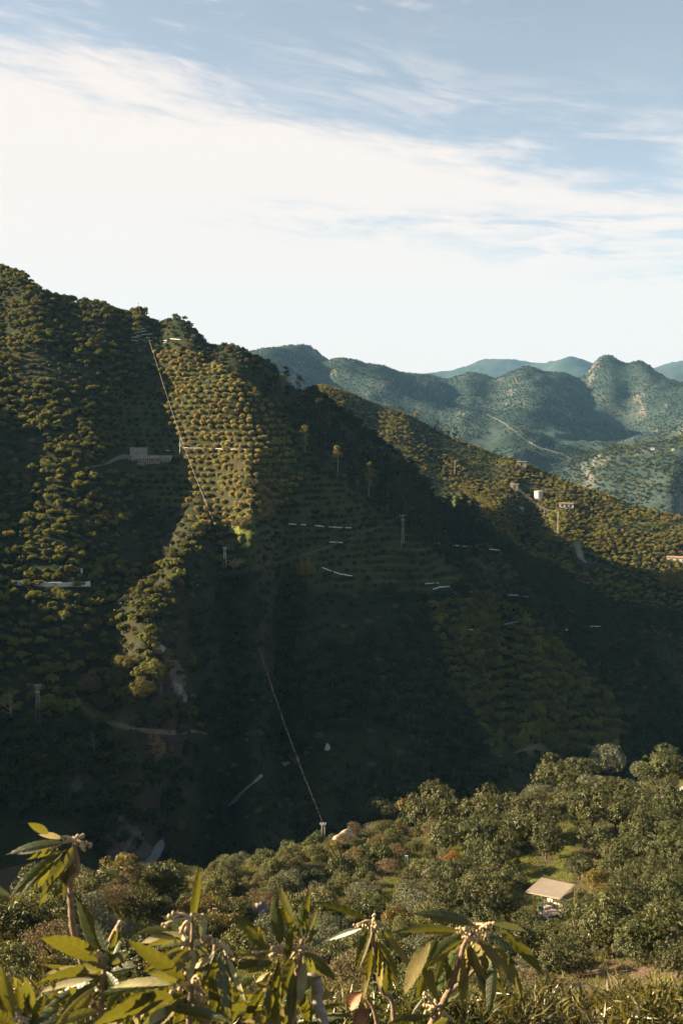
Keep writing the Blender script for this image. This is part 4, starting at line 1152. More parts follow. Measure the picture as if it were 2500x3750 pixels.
T2 = pylon(664, 1606, 1664, 'teal grey lattice pylon at the left edge of the fruit tree rows', M_steel, .5, .25, 1, 'power line pylons', None, 1.2)
T3 = pylon(824, 2005, 2078, 'white lattice pylon on the sunlit spur where the cable ends', M_white, .38, .22, 1, 'power line pylons', None, 1.1)
T4 = pylon(1474, 1886, 2002, 'tall brown lattice pole on the shaded terraces', M_steel2, .42, .18, 2, 'power line pylons', None, 1.1)
T5 = pylon(2041, 1872, 1962, 'brown lattice pole on the right hill, nearer of a pair', M_steel2, .4, .2, 2, 'power line pylons')
T6 = pylon(1992, 1864, 1902, 'short pole on the right hill, left one of a pair', M_steel2, .35, .2, 1, 'power line pylons')
T7 = pylon(1873, 1768, 1795, 'small pole beside the ruined building on the ridge', M_steel2, .35, .2, 1, 'power line pylons')
T8 = pylon(141, 2508, 2628, 'grey lattice pylon with bright insulators at the far left', M_steel, .5, .2, 2, 'power line pylons')
T9 = pylon(1183, 3016, 3105, 'lattice pylon at the edge of the lit slope above the gorge', M_steel, .30, .16, 1, 'power line pylons', 124, .6)
T10 = pylon(1664, 1690, 1745, 'thin pole among the trees of the sunny ridge', M_steel2, .35, .2, 1, 'power line pylons')
M_wire = plain('bright_cable', (.42, .39, .34), .5, .1, 2, .2)
def wire(a, b, sag, rad, label, group='overhead cables', n=24):
    path = [a.lerp(b, i / n) - Vector((0, 0, sag * 4 * (i / n) * (1 - i / n))) for i in range(n + 1)]
    o = MB().tube(path, rad, 4).build('power_cable', M_wire); tag(o, label, 'cable', group)
wire(T1, T2, .8, .020, 'bright cable from the ridge pylon down to the pylon in the orchard')
wire(T2, T3, .9, .020, 'bright cable between the teal pylon and the white pylon')
far = hit(930, 2395); wire(far + Vector((0, 0, 7)), T9, 1.8, .003, 'thin bright cable crossing the dark gorge to the near pylon')
for i, q_ in enumerate((-.8, 0, .8)):
    d = Vector((q_, 0, .2))
    wire(T7 + d, T6 + d, 1.0, .010, 'thin power cable between the ruin and the short pole', 'triple cables on the right ridge')
    wire(T6 + d, T5 + d, .4, .010, 'thin power cable between the pair of poles on the right hill', 'triple cables on the right hill')
    wire(T4 + d, hit(700, 2185) + Vector((0, 0, 4 + i * .7)), 3.0, .008, 'hair-thin dark cable running left from the tall brown pole', 'hair-thin cables over the middle hillside')

# ------------------------------------------------------------------ rocks
def rock(px, py, w_px, h_px, label, m=None, rmin=20, r=None, flat=.6, seed=0, group=None, sink=.3, name='boulder'):
    p = P(px, py, r) if r else hit(px, py, rmin)
    rr_ = math.hypot(p.x, p.y); W = w_px / F * rr_; Hh = h_px / F * rr_
    bm = bmesh.new(); bmesh.ops.create_icosphere(bm, subdivisions=4, radius=.5)
    co = np.array([v_.co for v_ in bm.verts])
    d = 1 + .55 * vnoise(co[:, 0] * 3 + seed * 7, co[:, 1] * 3 + co[:, 2] * 2.3, 1.0, seed) + .3 * vnoise(co[:, 0] * 8 + co[:, 2] * 5, co[:, 1] * 8 + seed - co[:, 2] * 6, 1.0, seed + 1)
    for v_, k in zip(bm.verts, d):
        v_.co *= float(k); v_.co.x *= W; v_.co.y *= W * flat; v_.co.z *= Hh * 1.25
    me = bpy.data.meshes.new(name); bm.to_mesh(me); bm.free(); me.materials.append(m or M_rock)
    o = link(name, me); o.location = (p.x, p.y, float(ground(p.x, p.y)[0]) + Hh * sink); o.rotation_euler = (0, random.uniform(-.2, .2), random.random() * .6)
    tag(o, label, 'rock', group); return o
rock(1252, 3096, 95, 48, 'pale orange boulder beside the pylon at the slope edge', plain('tawny_rock', (.36, .27, .19), .95, .35, .6, 0, .7), seed=1, sink=.45)
rock(965, 3372, 66, 70, 'pale grey boulder behind the loquat leaves', seed=2)
rock(1568, 3215, 50, 40, 'grey rock outcrop at the foot of the grassy mound', seed=3)
rock(1962, 2968, 40, 36, 'pale boulder under the feathery tan shrub', seed=4)
rock(2040, 2995, 46, 18, 'flat pale rock among the bushes left of the big dark tree', seed=5)
rock(845, 3285, 40, 26, 'small pale rock in the scrub at the canyon edge', seed=6)
rock(600, 2415, 40, 50, 'white rock face at the top of the wooded promontory', seed=7, rmin=190)
rock(570, 2385, 60, 26, 'pale rock ledge on the crest of the promontory', seed=8, rmin=190)
rock(648, 2540, 50, 44, 'whitish rock low on the right side of the promontory', seed=9, rmin=190)
rock(675, 2570, 22, 30, 'small white rock at the foot of the promontory', seed=10, rmin=190)
rock(1200, 2745, 26, 22, 'white rock on the dark slope above the stream', plain('white_rock', (.36, .36, .36), .9, .2, .8), seed=14, rmin=190)
rock(310, 3490, 60, 30, 'grey rock half hidden under the dark tree at left', seed=15)

# ------------------------------------------------------------------ single trees with a character of their own
def solo_tree(name, label, px, pybase, wpx, hpx, me, tr=None, cat='tree', group=None, r=None, base_w=5.2, base_h=4.4, rmin=20):
    p = P(px, pybase, r) if r else hit(px, pybase, rmin); z = float(ground(p.x, p.y)[0]); rr_ = math.hypot(p.x, p.y)
    s = wpx / F * rr_ / base_w; sz = hpx / F * rr_ / base_h
    t = empty(name, (p.x, p.y, z - .05), random.random() * 6.28, (s, s, sz)); tag(t, label, cat, group)
    link('crown', me, t)
    if tr is not None: link('trunk', tr, t)
    return t
def P_poplar(k, m):
    rg = np.random.default_rng(900 + k); nb = 16
    t = np.linspace(.08, 1, nb); z = .5 + 4.0 * t; wr = 1.15 * np.sqrt(np.clip(1 - ((t - .42) / .62) ** 2, .03, 1))
    an = rg.random(nb) * 6.28
    cs = np.stack([np.cos(an) * wr * .35, np.sin(an) * wr * .35, z], -1); rs = .35 + wr * .55
    me = crown('crown', rg, cs, rs, 1500, .24, .13, .2, .9, -.4, 1.0); me.materials.append(m); return me
solo_tree('pale_tree', 'tall egg-shaped tan tree glowing in the gorge below the footpath', 573, 2795, 74, 120, P_poplar(0, leafmat('tan_leaf', (.16, .115, .05), (.28, .20, .10), .2, 1.2, .7, .2, .05)), AVO_T[0], 'tree', None, None, 2.6, 4.9, 190)
solo_tree('autumn_shrub', 'rust orange shrub in the gorge left of the tan tree', 392, 2800, 70, 60, AVO_O[0], AVO_T[1], 'shrub', 'rust orange shrubs in the gorge', None, 5.2, 4.4, 190)
solo_tree('autumn_shrub', 'small rust orange shrub under the bare grey tree in the gorge', 262, 2762, 30, 24, AVO_O[1], AVO_T[1], 'shrub', 'rust orange shrubs in the gorge', None, 5.2, 4.4, 190)
solo_tree('autumn_shrub', 'orange shrub at the foot of the tan tree, lowest in the gorge', 492, 2884, 44, 24, AVO_O[2], AVO_T[1], 'shrub', 'rust orange shrubs in the gorge', None, 5.2, 4.4, 190)
solo_tree('russet_tree', 'rounded russet tree left on the wooded promontory', 335, 2560, 100, 110, with_mat(AVO[3], ML_brown), AVO_T[0], 'tree', None, None, 5.2, 4.4, 190)
solo_tree('golden_tree', 'golden sunlit tree at the right edge of the valley', 2474, 2170, 120, 95, with_mat(AVO[1], leafmat('golden_leaf', (.12, .10, .02), (.22, .175, .04), .25, 1.2, .5, .3, .05)), AVO_T[0], 'tree', None, None, 5.2, 4.4)
solo_tree('spur_tree', 'large dark round shrub at the right end of the sunlit rows', 920, 1800, 60, 60, AVO_G[2], AVO_T[0], 'tree', None, None, 5.2, 4.4)
solo_tree('spur_tree', 'round tan tree just above the white pylon', 880, 1945, 66, 62, with_mat(AVO[0], ML_brown), AVO_T[0], 'tree', None, None, 5.2, 4.4)
solo_tree('spur_tree', 'round tan tree just right of the white pylon', 862, 2090, 60, 54, with_mat(AVO[2], ML_row), AVO_T[1], 'tree', None, None, 5.2, 4.4)
solo_tree('spur_tree', 'small grey green tree directly behind the white pylon', 842, 2026, 36, 40, with_mat(AVO[4], ML_olive), AVO_T[1], 'tree', None, None, 5.2, 4.4)
for i, (a, b, w_, h_, lb) in enumerate(((470, 2470, 110, 90, 'golden topped tree high on the wooded promontory'), (560, 2500, 110, 100, 'leafy tree at the crest of the promontory by the white rock'), (440, 2530, 120, 110, 'leafy tree in the middle of the wooded promontory'), (520, 2570, 120, 100, 'large dark leafed tree on the lower promontory'),
                                        (600, 2420, 70, 60, 'bushy tree right of the white rock on the promontory'), (400, 2600, 80, 60, 'leafy tree above the bend of the footpath'), (170, 2600, 100, 60, 'bushy tree behind the far left pylon'), (240, 2620, 100, 70, 'bushy tree between the pylon and the footpath'), (430, 2730, 90, 70, 'leafy tree below the footpath left of the tan tree'),
                                        (820, 3060, 120, 110, 'leafy tree rising from the gorge left of the near pylon'), (1010, 3090, 130, 110, 'broad leafy tree rising from the gorge behind the near pylon'), (940, 3120, 80, 80, 'smaller leafy tree between two broad ones in the gorge'))):
    solo_tree('gorge_tree', lb, a, b, w_, h_, with_mat(AVO[i % 5], ML_hill), AVO_T[i % 3], 'tree', 'single trees in the gorge', (150 + (i - 9) * 3) if i > 8 else None, 5.2, 4.4, 190)
# yellow cane clump
def P_cane():
    rg = np.random.default_rng(77); b = MB(); n = 60; base = rg.normal(size=(n, 3)) * np.array([.9, .5, 0])
    pos = []; al = []
    for k in range(n):
        h = rg.uniform(2.2, 4.2); d = np.array([base[k, 0] * .35 + rg.normal() * .2, rg.normal() * .25, h])
        for q_ in np.linspace(.15, 1, 22): pos.append(base[k] + d * q_ + rg.normal(size=3) * .1); al.append(d / h + rg.normal(size=3) * .45)
    pos = np.array(pos); al = np.array(al)
    V, Fc = leaf_quads(pos, unit(rg.normal(size=pos.shape)), al, rg.uniform(.35, .7, len(pos)), np.full(len(pos), .07), .1)
    me = mesh_np('cane', V, Fc); me.materials.append(leafmat('cane_leaf', (.13, .10, .02), (.26, .19, .035), .3, 1.3, .5, .3, .05)); return me
p = hit(1125, 2108); r = math.hypot(p.x, p.y); s = 70 / F * r / 4.2
o = link('cane_clump', P_cane()); o.location = (p.x, p.y, p.z - .1); o.scale = (s, s, s); tag(o, 'clump of yellow giant cane catching the sun on the shaded hillside', 'cane')
# bare grey tree in the gorge
def bare_tree(px, py, hpx, label, rmin=190, m=None):
    p = hit(px, py, rmin); h = hpx / F * math.hypot(p.x, p.y); b = MB(); rg = np.random.default_rng(int(px))
    t = empty('bare_tree', p); tag(t, label, 'tree')
    tb = MB().tube([(0, 0, -.5), (.1, 0, h * .3), (0, .1, h * .5)], [h * .03, h * .025, h * .015], 6); tb.build('trunk', M_pbark, t)
    def grow(o_, d, L, rd, lev):
        e = o_ + d * L; b.tube([o_, o_ + d * L * .5 + Vector(rg.normal(size=3) * L * .06), e], [rd, rd * .7, rd * .4], 4, False)
        if lev < 4:
            for k in range(3): grow(e, (d + Vector(rg.normal(size=3) * .55) + Vector((0, 0, .15))).normalized(), L * .68, rd * .5, lev + 1)
    for k in range(5): grow(Vector((0, 0, h * (.25 + .06 * k))), Vector((rg.normal(), rg.normal(), .9)).normalized(), h * .24, h * .012, 0)
    b.build('branches', m or M_pbark, t)
bare_tree(345, 2775, 90, 'bare grey tree with fine twigs in the gorge')
bare_tree(590, 2540, 55, 'bare reddish tree on the right side of the promontory', 190, plain('reddish_twig', (.16, .10, .08), .9, .2, 4))
bare_tree(40, 2640, 110, 'bare dark tree at the far left below the pylon')
# ------------------------------------------------------------------ rocky bluff in the gorge: a displaced rock face standing out of the bank
def cliff(poly, name, label, m, rmin, depth, step=9, wl=4.0, seed=3):
    xs = [p[0] for p in poly]; ys = [p[1] for p in poly]
    us = np.arange(min(xs), max(xs) + step, step); vs = np.arange(min(ys), max(ys) + step, step)
    cx, cy = np.mean(xs), np.mean(ys)
    V = []; ins = []
    for v_ in vs:
        for u_ in us:
            p = hit(u_, v_, rmin)
            e = 1 - max(abs(u_ - cx) / (max(xs) - min(xs)) * 2, abs(v_ - cy) / (max(ys) - min(ys)) * 2)
            a, b = np.array([p.x + p.z * .7]), np.array([p.z * 1.3 - p.x * .4])
            n = abs(vnoise(a, b, wl * 2, seed)[0]) * 2 + abs(vnoise(a, b, wl, seed + 1)[0]) + .5 * abs(vnoise(a, b, wl * .4, seed + 2)[0])
            d = depth * (min(1, max(0, e) * 3) * (.25 + n * .7)) - .8
            to = Vector((-p.x, -p.y, 0)).normalized()
            q_ = p + to * d + Vector((0, 0, d * .35)); V.append(q_); ins.append(inpoly([u_], [v_], poly)[0])
    nu = len(us); Fc = []
    for i in range(len(vs) - 1):
        for j in range(nu - 1):
            q_ = (i * nu + j, i * nu + j + 1, (i + 1) * nu + j + 1, (i + 1) * nu + j)
            if sum(ins[k] for k in q_) >= 2: Fc.append(q_[::-1])
    o = link(name, mesh_pd(name, V, Fc, False), None, [m]); tag(o, label, 'rock'); return o
M_brock = plain('brown_rock', (.055, .043, .036), .95, .45, .5, 0, .8)
cliff([(330, 2960), (470, 2960), (520, 3060), (560, 3110), (540, 3140), (420, 3170), (380, 3100)], 'rock_bluff', 'brown rocky bluff above the stream in the dark gorge', M_brock, 150, 4.0)
cliff([(180, 2720), (330, 2740), (430, 2900), (440, 2950), (330, 2950), (230, 2860)], 'rock_outcrop', 'dark reddish rock face high in the shaded gorge', plain('dark_rock', (.036, .028, .025), .95, .45, .5, 0, .8), 150, 3.0, 9, 4.0, 8)
cliff([(600, 2400), (640, 2400), (690, 2500), (690, 2570), (650, 2570), (620, 2470)], 'rock_outcrop', 'earthy bank down the right side of the wooded promontory', plain('ochre_rock', (.08, .06, .042), .95, .4, .6, 0, .6), 190, 1.5, 7, 3.0, 15)

# ------------------------------------------------------------------ the near orchard, tree by tree
def near_tree(px, py, w, kind, label, group='avocado trees in the near orchard'):
    yb = py + w * .30
    p = hit(px, yb); r = math.hypot(p.x, p.y); W = w / F * r * 1.22
    s = W / 5.6
    t = empty({'olive': 'olive_tree'}.get(kind, 'avocado_tree'), (p.x, p.y, p.z - .05), random.random() * 6.28, (s * random.uniform(.95, 1.05), s * random.uniform(.95, 1.05), s * random.uniform(.9, 1.08)))
    tag(t, label, 'tree', group if kind != 'olive' else 'pale olive trees')
    i = random.randrange(5)
    me = {'green': AVO_G[i], 'yellow': AVO_Y[i], 'orange': AVO_O[i], 'olive': OLV[i % 2]}[kind]
    link('crown', me, t); link('trunk', AVO_T[i % 3], t)
    return t
NT = [(2072, 2853, 190, 'green', 'leafy avocado tree left of the pale olive at the top of the lit slope'), (2225, 2828, 170, 'olive', 'tallest pale olive tree against the dark gorge'), (2168, 2890, 120, 'olive', 'lower pale olive tree in front of the tallest one'),
      (2345, 2850, 95, 'olive', 'small pale olive tree between the tall olive and the track'), (2445, 2815, 170, 'green', 'avocado tree with a golden top at the right edge above the track'), (2395, 2850, 110, 'green', 'avocado tree just left of the pale track'),
      (2280, 2925, 150, 'green', 'avocado tree below the pale olive, left of the track'), (2170, 2985, 205, 'green', 'large dark avocado tree in the middle of the upper orchard'), (2370, 2965, 130, 'green', 'avocado tree beside the lamp post on its left'),
      (2460, 2985, 170, 'green', 'avocado tree behind the lamp post under the track'), (2330, 2985, 70, 'yellow', 'small yellow leafed avocado beside the lamp post'), (1965, 3025, 190, 'green', 'broad avocado tree above the grassy lane, left side'),
      (2000, 3105, 150, 'green', 'avocado tree above the shed on the left of the grassy lane'), (2400, 3060, 190, 'green', 'avocado tree below the lamp post'), (2190, 3095, 150, 'green', 'avocado tree on the right of the grassy lane'),
      (2310, 3150, 170, 'green', 'avocado tree uphill from the bare earth patch'), (2470, 3150, 160, 'green', 'avocado tree at the right edge, level with the grassy lane'), (2120, 3190, 110, 'green', 'small avocado tree touching the shed roof on its upper right'),
      (2185, 3240, 100, 'yellow', 'yellow flowering avocado right of the shed roof'), (2400, 3215, 150, 'green', 'avocado tree right of the bare earth patch'), (2300, 3240, 120, 'green', 'avocado tree just below the bare earth patch'),
      (1815, 2985, 190, 'green', 'avocado tree at the edge of the dark gorge, centre right'), (1700, 3070, 190, 'green', 'avocado tree right of the tall dark tree'), (1600, 2985, 200, 'green', 'tall dark rounded tree with a golden left side'),
      (1655, 3170, 100, 'orange', 'orange leafed avocado among the green ones'), (1800, 3085, 170, 'green', 'avocado tree left of the upper grass clearing'), (1830, 3170, 140, 'green', 'avocado tree beside the dark stump'),
      (1690, 3225, 150, 'green', 'avocado tree below the orange leafed one'), (1590, 3255, 130, 'green', 'avocado tree at the left end of the orchard beside the grassy mound'), (1770, 3300, 190, 'green', 'broad avocado tree left of the shed'),
      (1640, 3310, 150, 'green', 'avocado tree behind the arched loquat leaf'), (1925, 3375, 105, 'green', 'small avocado tree at the front left post of the shed'), (1850, 3480, 220, 'green', 'avocado tree partly behind the right loquat spray'),
      (2050, 3515, 200, 'green', 'big avocado tree in front of the shed with dark shade under it'), (2240, 3430, 270, 'green', 'biggest avocado tree, right of centre at the front of the orchard'), (2430, 3430, 260, 'green', 'big avocado tree at the right edge of the front row'),
      (2490, 3540, 180, 'green', 'avocado tree cut by the right edge, lowest of the front row'), (2130, 3365, 130, 'green', 'avocado tree in the shade right of the shed'), (2300, 3325, 190, 'green', 'avocado tree behind the biggest one'), (2450, 3295, 180, 'green', 'avocado tree at the right edge above the front row'),
      (2220, 3300, 110, 'yellow', 'pale yellowish avocado below the flowering one'), (1730, 3400, 150, 'green', 'avocado tree between the loquat spray and the shed'), (1420, 2985, 140, 'green', 'leafy tree rising from the gorge behind the lit bushes'), (1490, 2995, 110, 'yellow', 'golden leafy tree left of the tall dark tree'),
      (1700, 2990, 110, 'yellow', 'tan leafed tree just right of the tall dark tree'), (1350, 3000, 90, 'green', 'thin leafy tree at the gorge edge right of the near pylon')]
for i, (a, b, c) in enumerate(((2250, 3010, 130), (2440, 2900, 110), (2330, 3075, 140), (2480, 3070, 130), (2260, 3130, 120), (2350, 3200, 120), (2480, 3230, 140), (2240, 3210, 120), (2380, 3290, 140), (2190, 3330, 120), (2330, 3390, 170), (1750, 3150, 130), (1880, 3060, 140), (1730, 3260, 130), (1860, 3010, 130), (1770, 3030, 120), (1850, 3330, 110), (1980, 3440, 130), (2340, 3480, 170), (2150, 3450, 170), (1640, 3080, 110), (1620, 3190, 100), (1930, 2960, 120), (2110, 2930, 130), (2500, 3380, 150))):
    NT.append((a, b, c, 'green', 'avocado tree filling the gap %s' % ['below the big dark tree of the upper orchard', 'just below the pale track', 'between the lamp post and the bare earth', 'at the right edge below the lamp post', 'beside the bare earth patch on its left', 'just right of the bare earth patch', 'at the right edge level with the flowering tree', 'above the yellow flowering tree', 'behind the front row at right', 'right of the shed behind its shade', 'between the biggest tree and the edge tree', 'left of the grass clearing', 'above the grass clearing', 'left of the shed and below the orange tree', 'at the gorge edge above the clearing', 'behind the tree at the gorge edge', 'left of the black stump', 'below the red bucket', 'in the front row right of the biggest tree', 'in the front row left of the biggest tree', 'behind the orange leafed tree', 'left of the orange leafed tree', 'beside the tan feathery shrub', 'left of the big dark upper tree', 'at the right edge of the middle rows'][i]))
OCC = []
for a in NT:
    t = near_tree(*a); OCC.append((t.location.x, t.location.y, t.scale.x * 2.4))

# ------------------------------------------------------------------ shrubs of the near slope
SHZ = []
def shrub(x, y, s, me, label, group, name='shrub'):
    z = float(ground(x, y)[0])
    t = empty(name, (x, y, z - .08), random.random() * 6.28, (s * random.uniform(.9, 1.15), s * random.uniform(.9, 1.15), s * random.uniform(.8, 1.15))); tag(t, label, 'shrub', group)
    link('foliage', me, t); link('stem', random.choice(ST), t)
    OCC.append((x, y, s * 1.1))
GR_ALL = [inp for inp in GRASSY]
SHEDC = [(1880, 3240), (2120, 3240), (2120, 3400), (1880, 3420)]
LANE = [(2020, 3230), (2060, 3030), (2110, 3030), (2085, 3130), (2080, 3230)]
NOSH = GRASSY + EARTH + [SHEDC, LANE, [(2370, 2960), (2400, 2890), (2600, 2820), (2600, 2890), (2420, 2960)], [(1450, 3110), (1500, 3080), (1520, 3160), (1470, 3170)]]
X, Y = jgrid(-32, 62, 34, 176, 1.9, .42)
Z = ground(X, Y); px, py = to_px(np.stack([X, Y, Z + .6], -1))
k = visible(X, Y, 1.3) & (px > -80) & (px < 2580) & (py < 3700)
for p in NOSH: k &= ~inpoly(px, py, p)
cand = [(x, y, a, b) for x, y, a, b, kk in zip(X, Y, px, py, k) if kk]
random.shuffle(cand)
kinds = {'olive green scrub bush': SHR, 'pale grey green bush': SHR_O, 'brown dry bush': SHR_B, 'glossy green bush': SHR_G, 'yellow tinged bush': SHR_Y}
n_sh = 0
for (x, y, a, b) in cand:
    s = random.uniform(.75, 1.7)
    orchard = a > 1650
    if orchard and random.random() < .62: continue
    if any((x - ox) ** 2 + (y - oy) ** 2 < (orad * .78 + s * .55) ** 2 for ox, oy, orad in OCC): continue
    if n_sh >= 285: break
    nz = float(vnoise(np.array([x]), np.array([y]), 11, 50)[0]) + random.gauss(0, .14)
    kd = 'pale grey green bush' if nz > .2 else 'olive green scrub bush' if nz > -.1 else 'yellow tinged bush' if nz > -.16 else 'brown dry bush' if nz > -.24 else 'glossy green bush'
    if orchard: zone = 'between the avocado trees'
    elif b < 3180: zone = 'along the edge of the dark gorge'
    elif a < 420: zone = 'at the far left above the loquat leaves'
    elif a < 1000: zone = 'in the scrub behind the middle loquat leaves'
    else: zone = 'on the scrubby slope left of the grassy mound'
    shrub(x, y, s, random.choice(kinds[kd]), kd + ' ' + zone, kd + 'es ' + zone); n_sh += 1
print('SHRUBS', n_sh, len(cand))
def shrub_px(px, pyb, w, me, label, group=None, hh=1.0, name='shrub'):
    p = hit(px, pyb); r = math.hypot(p.x, p.y); s = w / F * r / 2.6
    t = empty(name, (p.x, p.y, p.z - .08), random.random() * 6.28, (s, s, s * hh)); tag(t, label, 'shrub', group)
    link('foliage', me, t); link('stem', ST[0], t)
shrub_px(60, 3440, 260, SHR_G[0], 'big dark round bush at the left edge under the hanging loquat leaves', None, 1.15)
shrub_px(225, 3400, 150, SHR[1], 'yellowish bush behind the bare loquat stem', None)
shrub_px(830, 3240, 130, SHR_G[1], 'dark round bush at the gorge edge above the middle loquat', None, 1.1)
shrub_px(1010, 3230, 170, SHR[2], 'broad dense olive bush above the upright loquat leaves', None, 1.1)
shrub_px(1960, 2975, 90, with_mat(SHR_B[0], ML_dry), 'feathery tan shrub by the pale boulder at the gorge edge', None, 1.6)
shrub_px(1540, 3290, 130, SHR_B[1], 'brown twiggy shrub on the grassy mound', None)
shrub_px(1300, 3160, 120, with_mat(SHR[3], ML_dry), 'tawny bush beside the pale orange boulder', None)
shrub_px(1380, 3120, 130, with_mat(SHR[0], ML_avoy), 'golden brown bush right of the near pylon', None)
shrub_px(1960, 3620, 150, SHR_B[1], 'reddish dry shrub below the big avocado tree', None, 1.2)
shrub_px(1900, 3580, 120, SHR_B[0], 'dry brown shrub left of the shaded earth', None, 1.2)

# ------------------------------------------------------------------ hedge of narrow leaves below the camera
hx = np.arange(-7.5, 8.6, .95); nh = 0
for row_y, dz in ((13.2, 0), (14.6, .1), (11.9, -.1)):
    for x in hx:
        xx = x * row_y / 13.0 + random.uniform(-.3, .3); yy = row_y + random.uniform(-.4, .4)
        z = float(ground(xx, yy)[0]); topz = -(3690 - 1600) / F * yy + random.uniform(-.35, .1)
        if -.5 < xx / yy * F / 1000 + .35 < .0: topz -= .1
        s = max(.5, (topz - z) / 2.05)
        t = empty('hedge_shrub', (xx, yy, z - .05), random.random() * 6.28, (s * 1.0, s * 1.0, s)); nh += 1
        side = 'right' if xx > 2 else 'left' if xx < -2 else 'middle'
        tag(t, 'narrow leaved hedge shrub at the bottom of the picture, %s part' % side, 'hedge', 'hedge shrubs at the bottom, %s part' % side)
        link('foliage', random.choice(HED), t)

# ------------------------------------------------------------------ grass and litter on the near slope
X, Y = jgrid(-30, 62, 30, 172, .42, .5)
Z = ground(X, Y); px, py = to_px(np.stack([X, Y, Z + .1], -1))
k = visible(X, Y, .25) & (px > -50) & (px < 2550)
grs = np.zeros(len(X), bool)
for p in GRASSY: grs |= inpoly(px, py, p)
shed_floor = inpoly(px, py, [(1970, 3318), (2062, 3318), (2062, 3385), (1965, 3372)])
k1 = k & grs & ~shed_floor & (rng.random(len(X)) < .9)
k2 = k & ~grs & ~shed_floor & (rng.random(len(X)) < .30)
scatter('grass', TUFT[:2], np.stack([X[k1], Y[k1], Z[k1] - .02], -1), rng.uniform(.5, 1.0, k1.sum()), 'bright green grass in the clearings of the near orchard')
scatter('dry_grass', TUFT, np.stack([X[k2], Y[k2], Z[k2] - .02], -1), rng.uniform(.6, 1.5, k2.sum()), 'dry grass tufts over the near slope')

# ------------------------------------------------------------------ open shed with its things
M_roof = plain('tan_roof_sheet', (.52, .44, .34), .8, .10, 1.5)
M_post = plain('dark_post', (.06, .05, .045), .7, .2, 6)
M_plank = plain('white_plank', (.66, .66, .62), .7, .12, 3)
M_wood = plain('old_wood', (.26, .19, .13), .85, .3, 4)
M_pillar = plain('weathered_pillar', (.22, .185, .145), .9, .35, 2.5, 0, .3)
fl = hit(1930, 3338); fr_ = hit(2034, 3375)
zf = (fl.z + fr_.z) / 2
def atz(px, py, z):
    d = ray(px, py); return Vector(d * (z / d[2]))
fl = atz(1930, 3338, zf); fr_ = atz(2034, 3375, zf)
shed = empty('open_shed', ((fl.x + fr_.x) / 2, (fl.y + fr_.y) / 2, zf)); tag(shed, 'open sided shed with a tan sheet roof in the near orchard', 'shed')
O0 = shed.location
fdir = (fr_ - fl).normalized(); bdir = Vector((-fdir.y, fdir.x, 0))
if bdir.y < 0: bdir = -bdir
def on_ray(px, py, ref):
    """point of the ray at the horizontal distance of ref"""
    return P(px, py, math.hypot(ref.x, ref.y))
DEP = 2.7
cBL = on_ray(1922, 3265, fl); cBR = on_ray(2049, 3291, fr_); cTL = on_ray(1982, 3213, fl + bdir * DEP); cTR = on_ray(2105, 3239, fr_ + bdir * DEP + fdir * .3)
rv = []; rf = []; NUx, NVx = 92, 8
for j in range(NVx + 1):
    for i in range(NUx + 1):
        a, b = i / NUx, j / NVx
        p = (cBL * (1 - a) + cBR * a) * (1 - b) + (cTL * (1 - a) + cTR * a) * b
        p = p + Vector((0, 0, .03 * math.sin(i * math.pi / 2)))
        rv.append(p - O0)
for j in range(NVx):
    for i in range(NUx): rf.append((j * (NUx + 1) + i, j * (NUx + 1) + i + 1, (j + 1) * (NUx + 1) + i + 1, (j + 1) * (NUx + 1) + i))
rme = mesh_pd('roof', rv, rf)
ro = link('roof', rme, shed, [M_roof]); so = ro.modifiers.new('thick', 'SOLIDIFY'); so.thickness = .03
def lc(p): return p - O0
rb2 = MB()
rb2.tube([lc(cBL) - Vector((0, 0, .07)), lc(cBR) - Vector((0, 0, .07))], .04, 6); rb2.build('beam', M_wood, shed)
MB().tube([lc(cTL) - Vector((0, 0, .07)), lc(cTR) - Vector((0, 0, .07))], .04, 6).build('beam', M_wood, shed)
for pa, pt in ((fl, cBL.lerp(cBR, .08)), ((fl + fr_) / 2 + fdir * .05, cBL.lerp(cBR, .5)), (fr_, cBL.lerp(cBR, .93)), (fr_ + bdir * DEP * .95, cTL.lerp(cTR, .93)), (fl + bdir * DEP, cTL.lerp(cTR, .06))):
    MB().tube([(pt.x - O0.x, pt.y - O0.y, -.4), lc(pt) - Vector((0, 0, .04))], .032, 6).build('post', M_post, shed)
MB().box(tuple(lc((fl + fr_) / 2 + bdir * 1.3 + fdir * .35) - Vector((0, 0, .17))), (2.3, 2.5, .42), math.atan2(fdir.y, fdir.x)).build('floor', plain('pale_floor', (.40, .32, .26), .95, .35, 3), shed)
# wooden back panel, board by board
for i in range(4):
    a = lc(fr_ + bdir * (DEP * .35) + fdir * .12); b = lc(fr_ + bdir * DEP * .98 + fdir * .30)
    zz = 1.5 + i * .14
    L = b - a; MB().box(((a.x + b.x) / 2, (a.y + b.y) / 2, zz), (L.length, .03, .11), math.atan2(L.y, L.x)).build('board', M_wood, shed)
pil = atz(2054, 3366, zf)
MB().box((pil.x - O0.x, pil.y - O0.y, .60), (.36, .34, 1.8), math.atan2(fdir.y, fdir.x), .93).build('pillar', M_pillar, shed)
pa = on_ray(1994, 3283, pil + Vector((-1.2, 1.0, 0))); pb = on_ray(2068, 3298, pil)
o = MB().tube([pa - O0, pb - O0], .09, 4).build('crossbeam', M_plank, shed)
MB().tube([(pa.x - O0.x, pa.y - O0.y, -.2), pa - O0], .03, 6).build('post', M_plank, shed)
def ground_thing(name, px, py, zlift=0.0):
    p = atz(px, py, zf + .04); return p
p = ground_thing('', 1977, 3328); o = MB().box((0, 0, .16), (.30, .24, .30), .2, 1.1).build('plastic_crate', plain('teal_plastic', (.10, .26, .24), .5, .15, 4)); o.location = p; tag(o, 'teal plastic crate on the shed floor', 'crate')
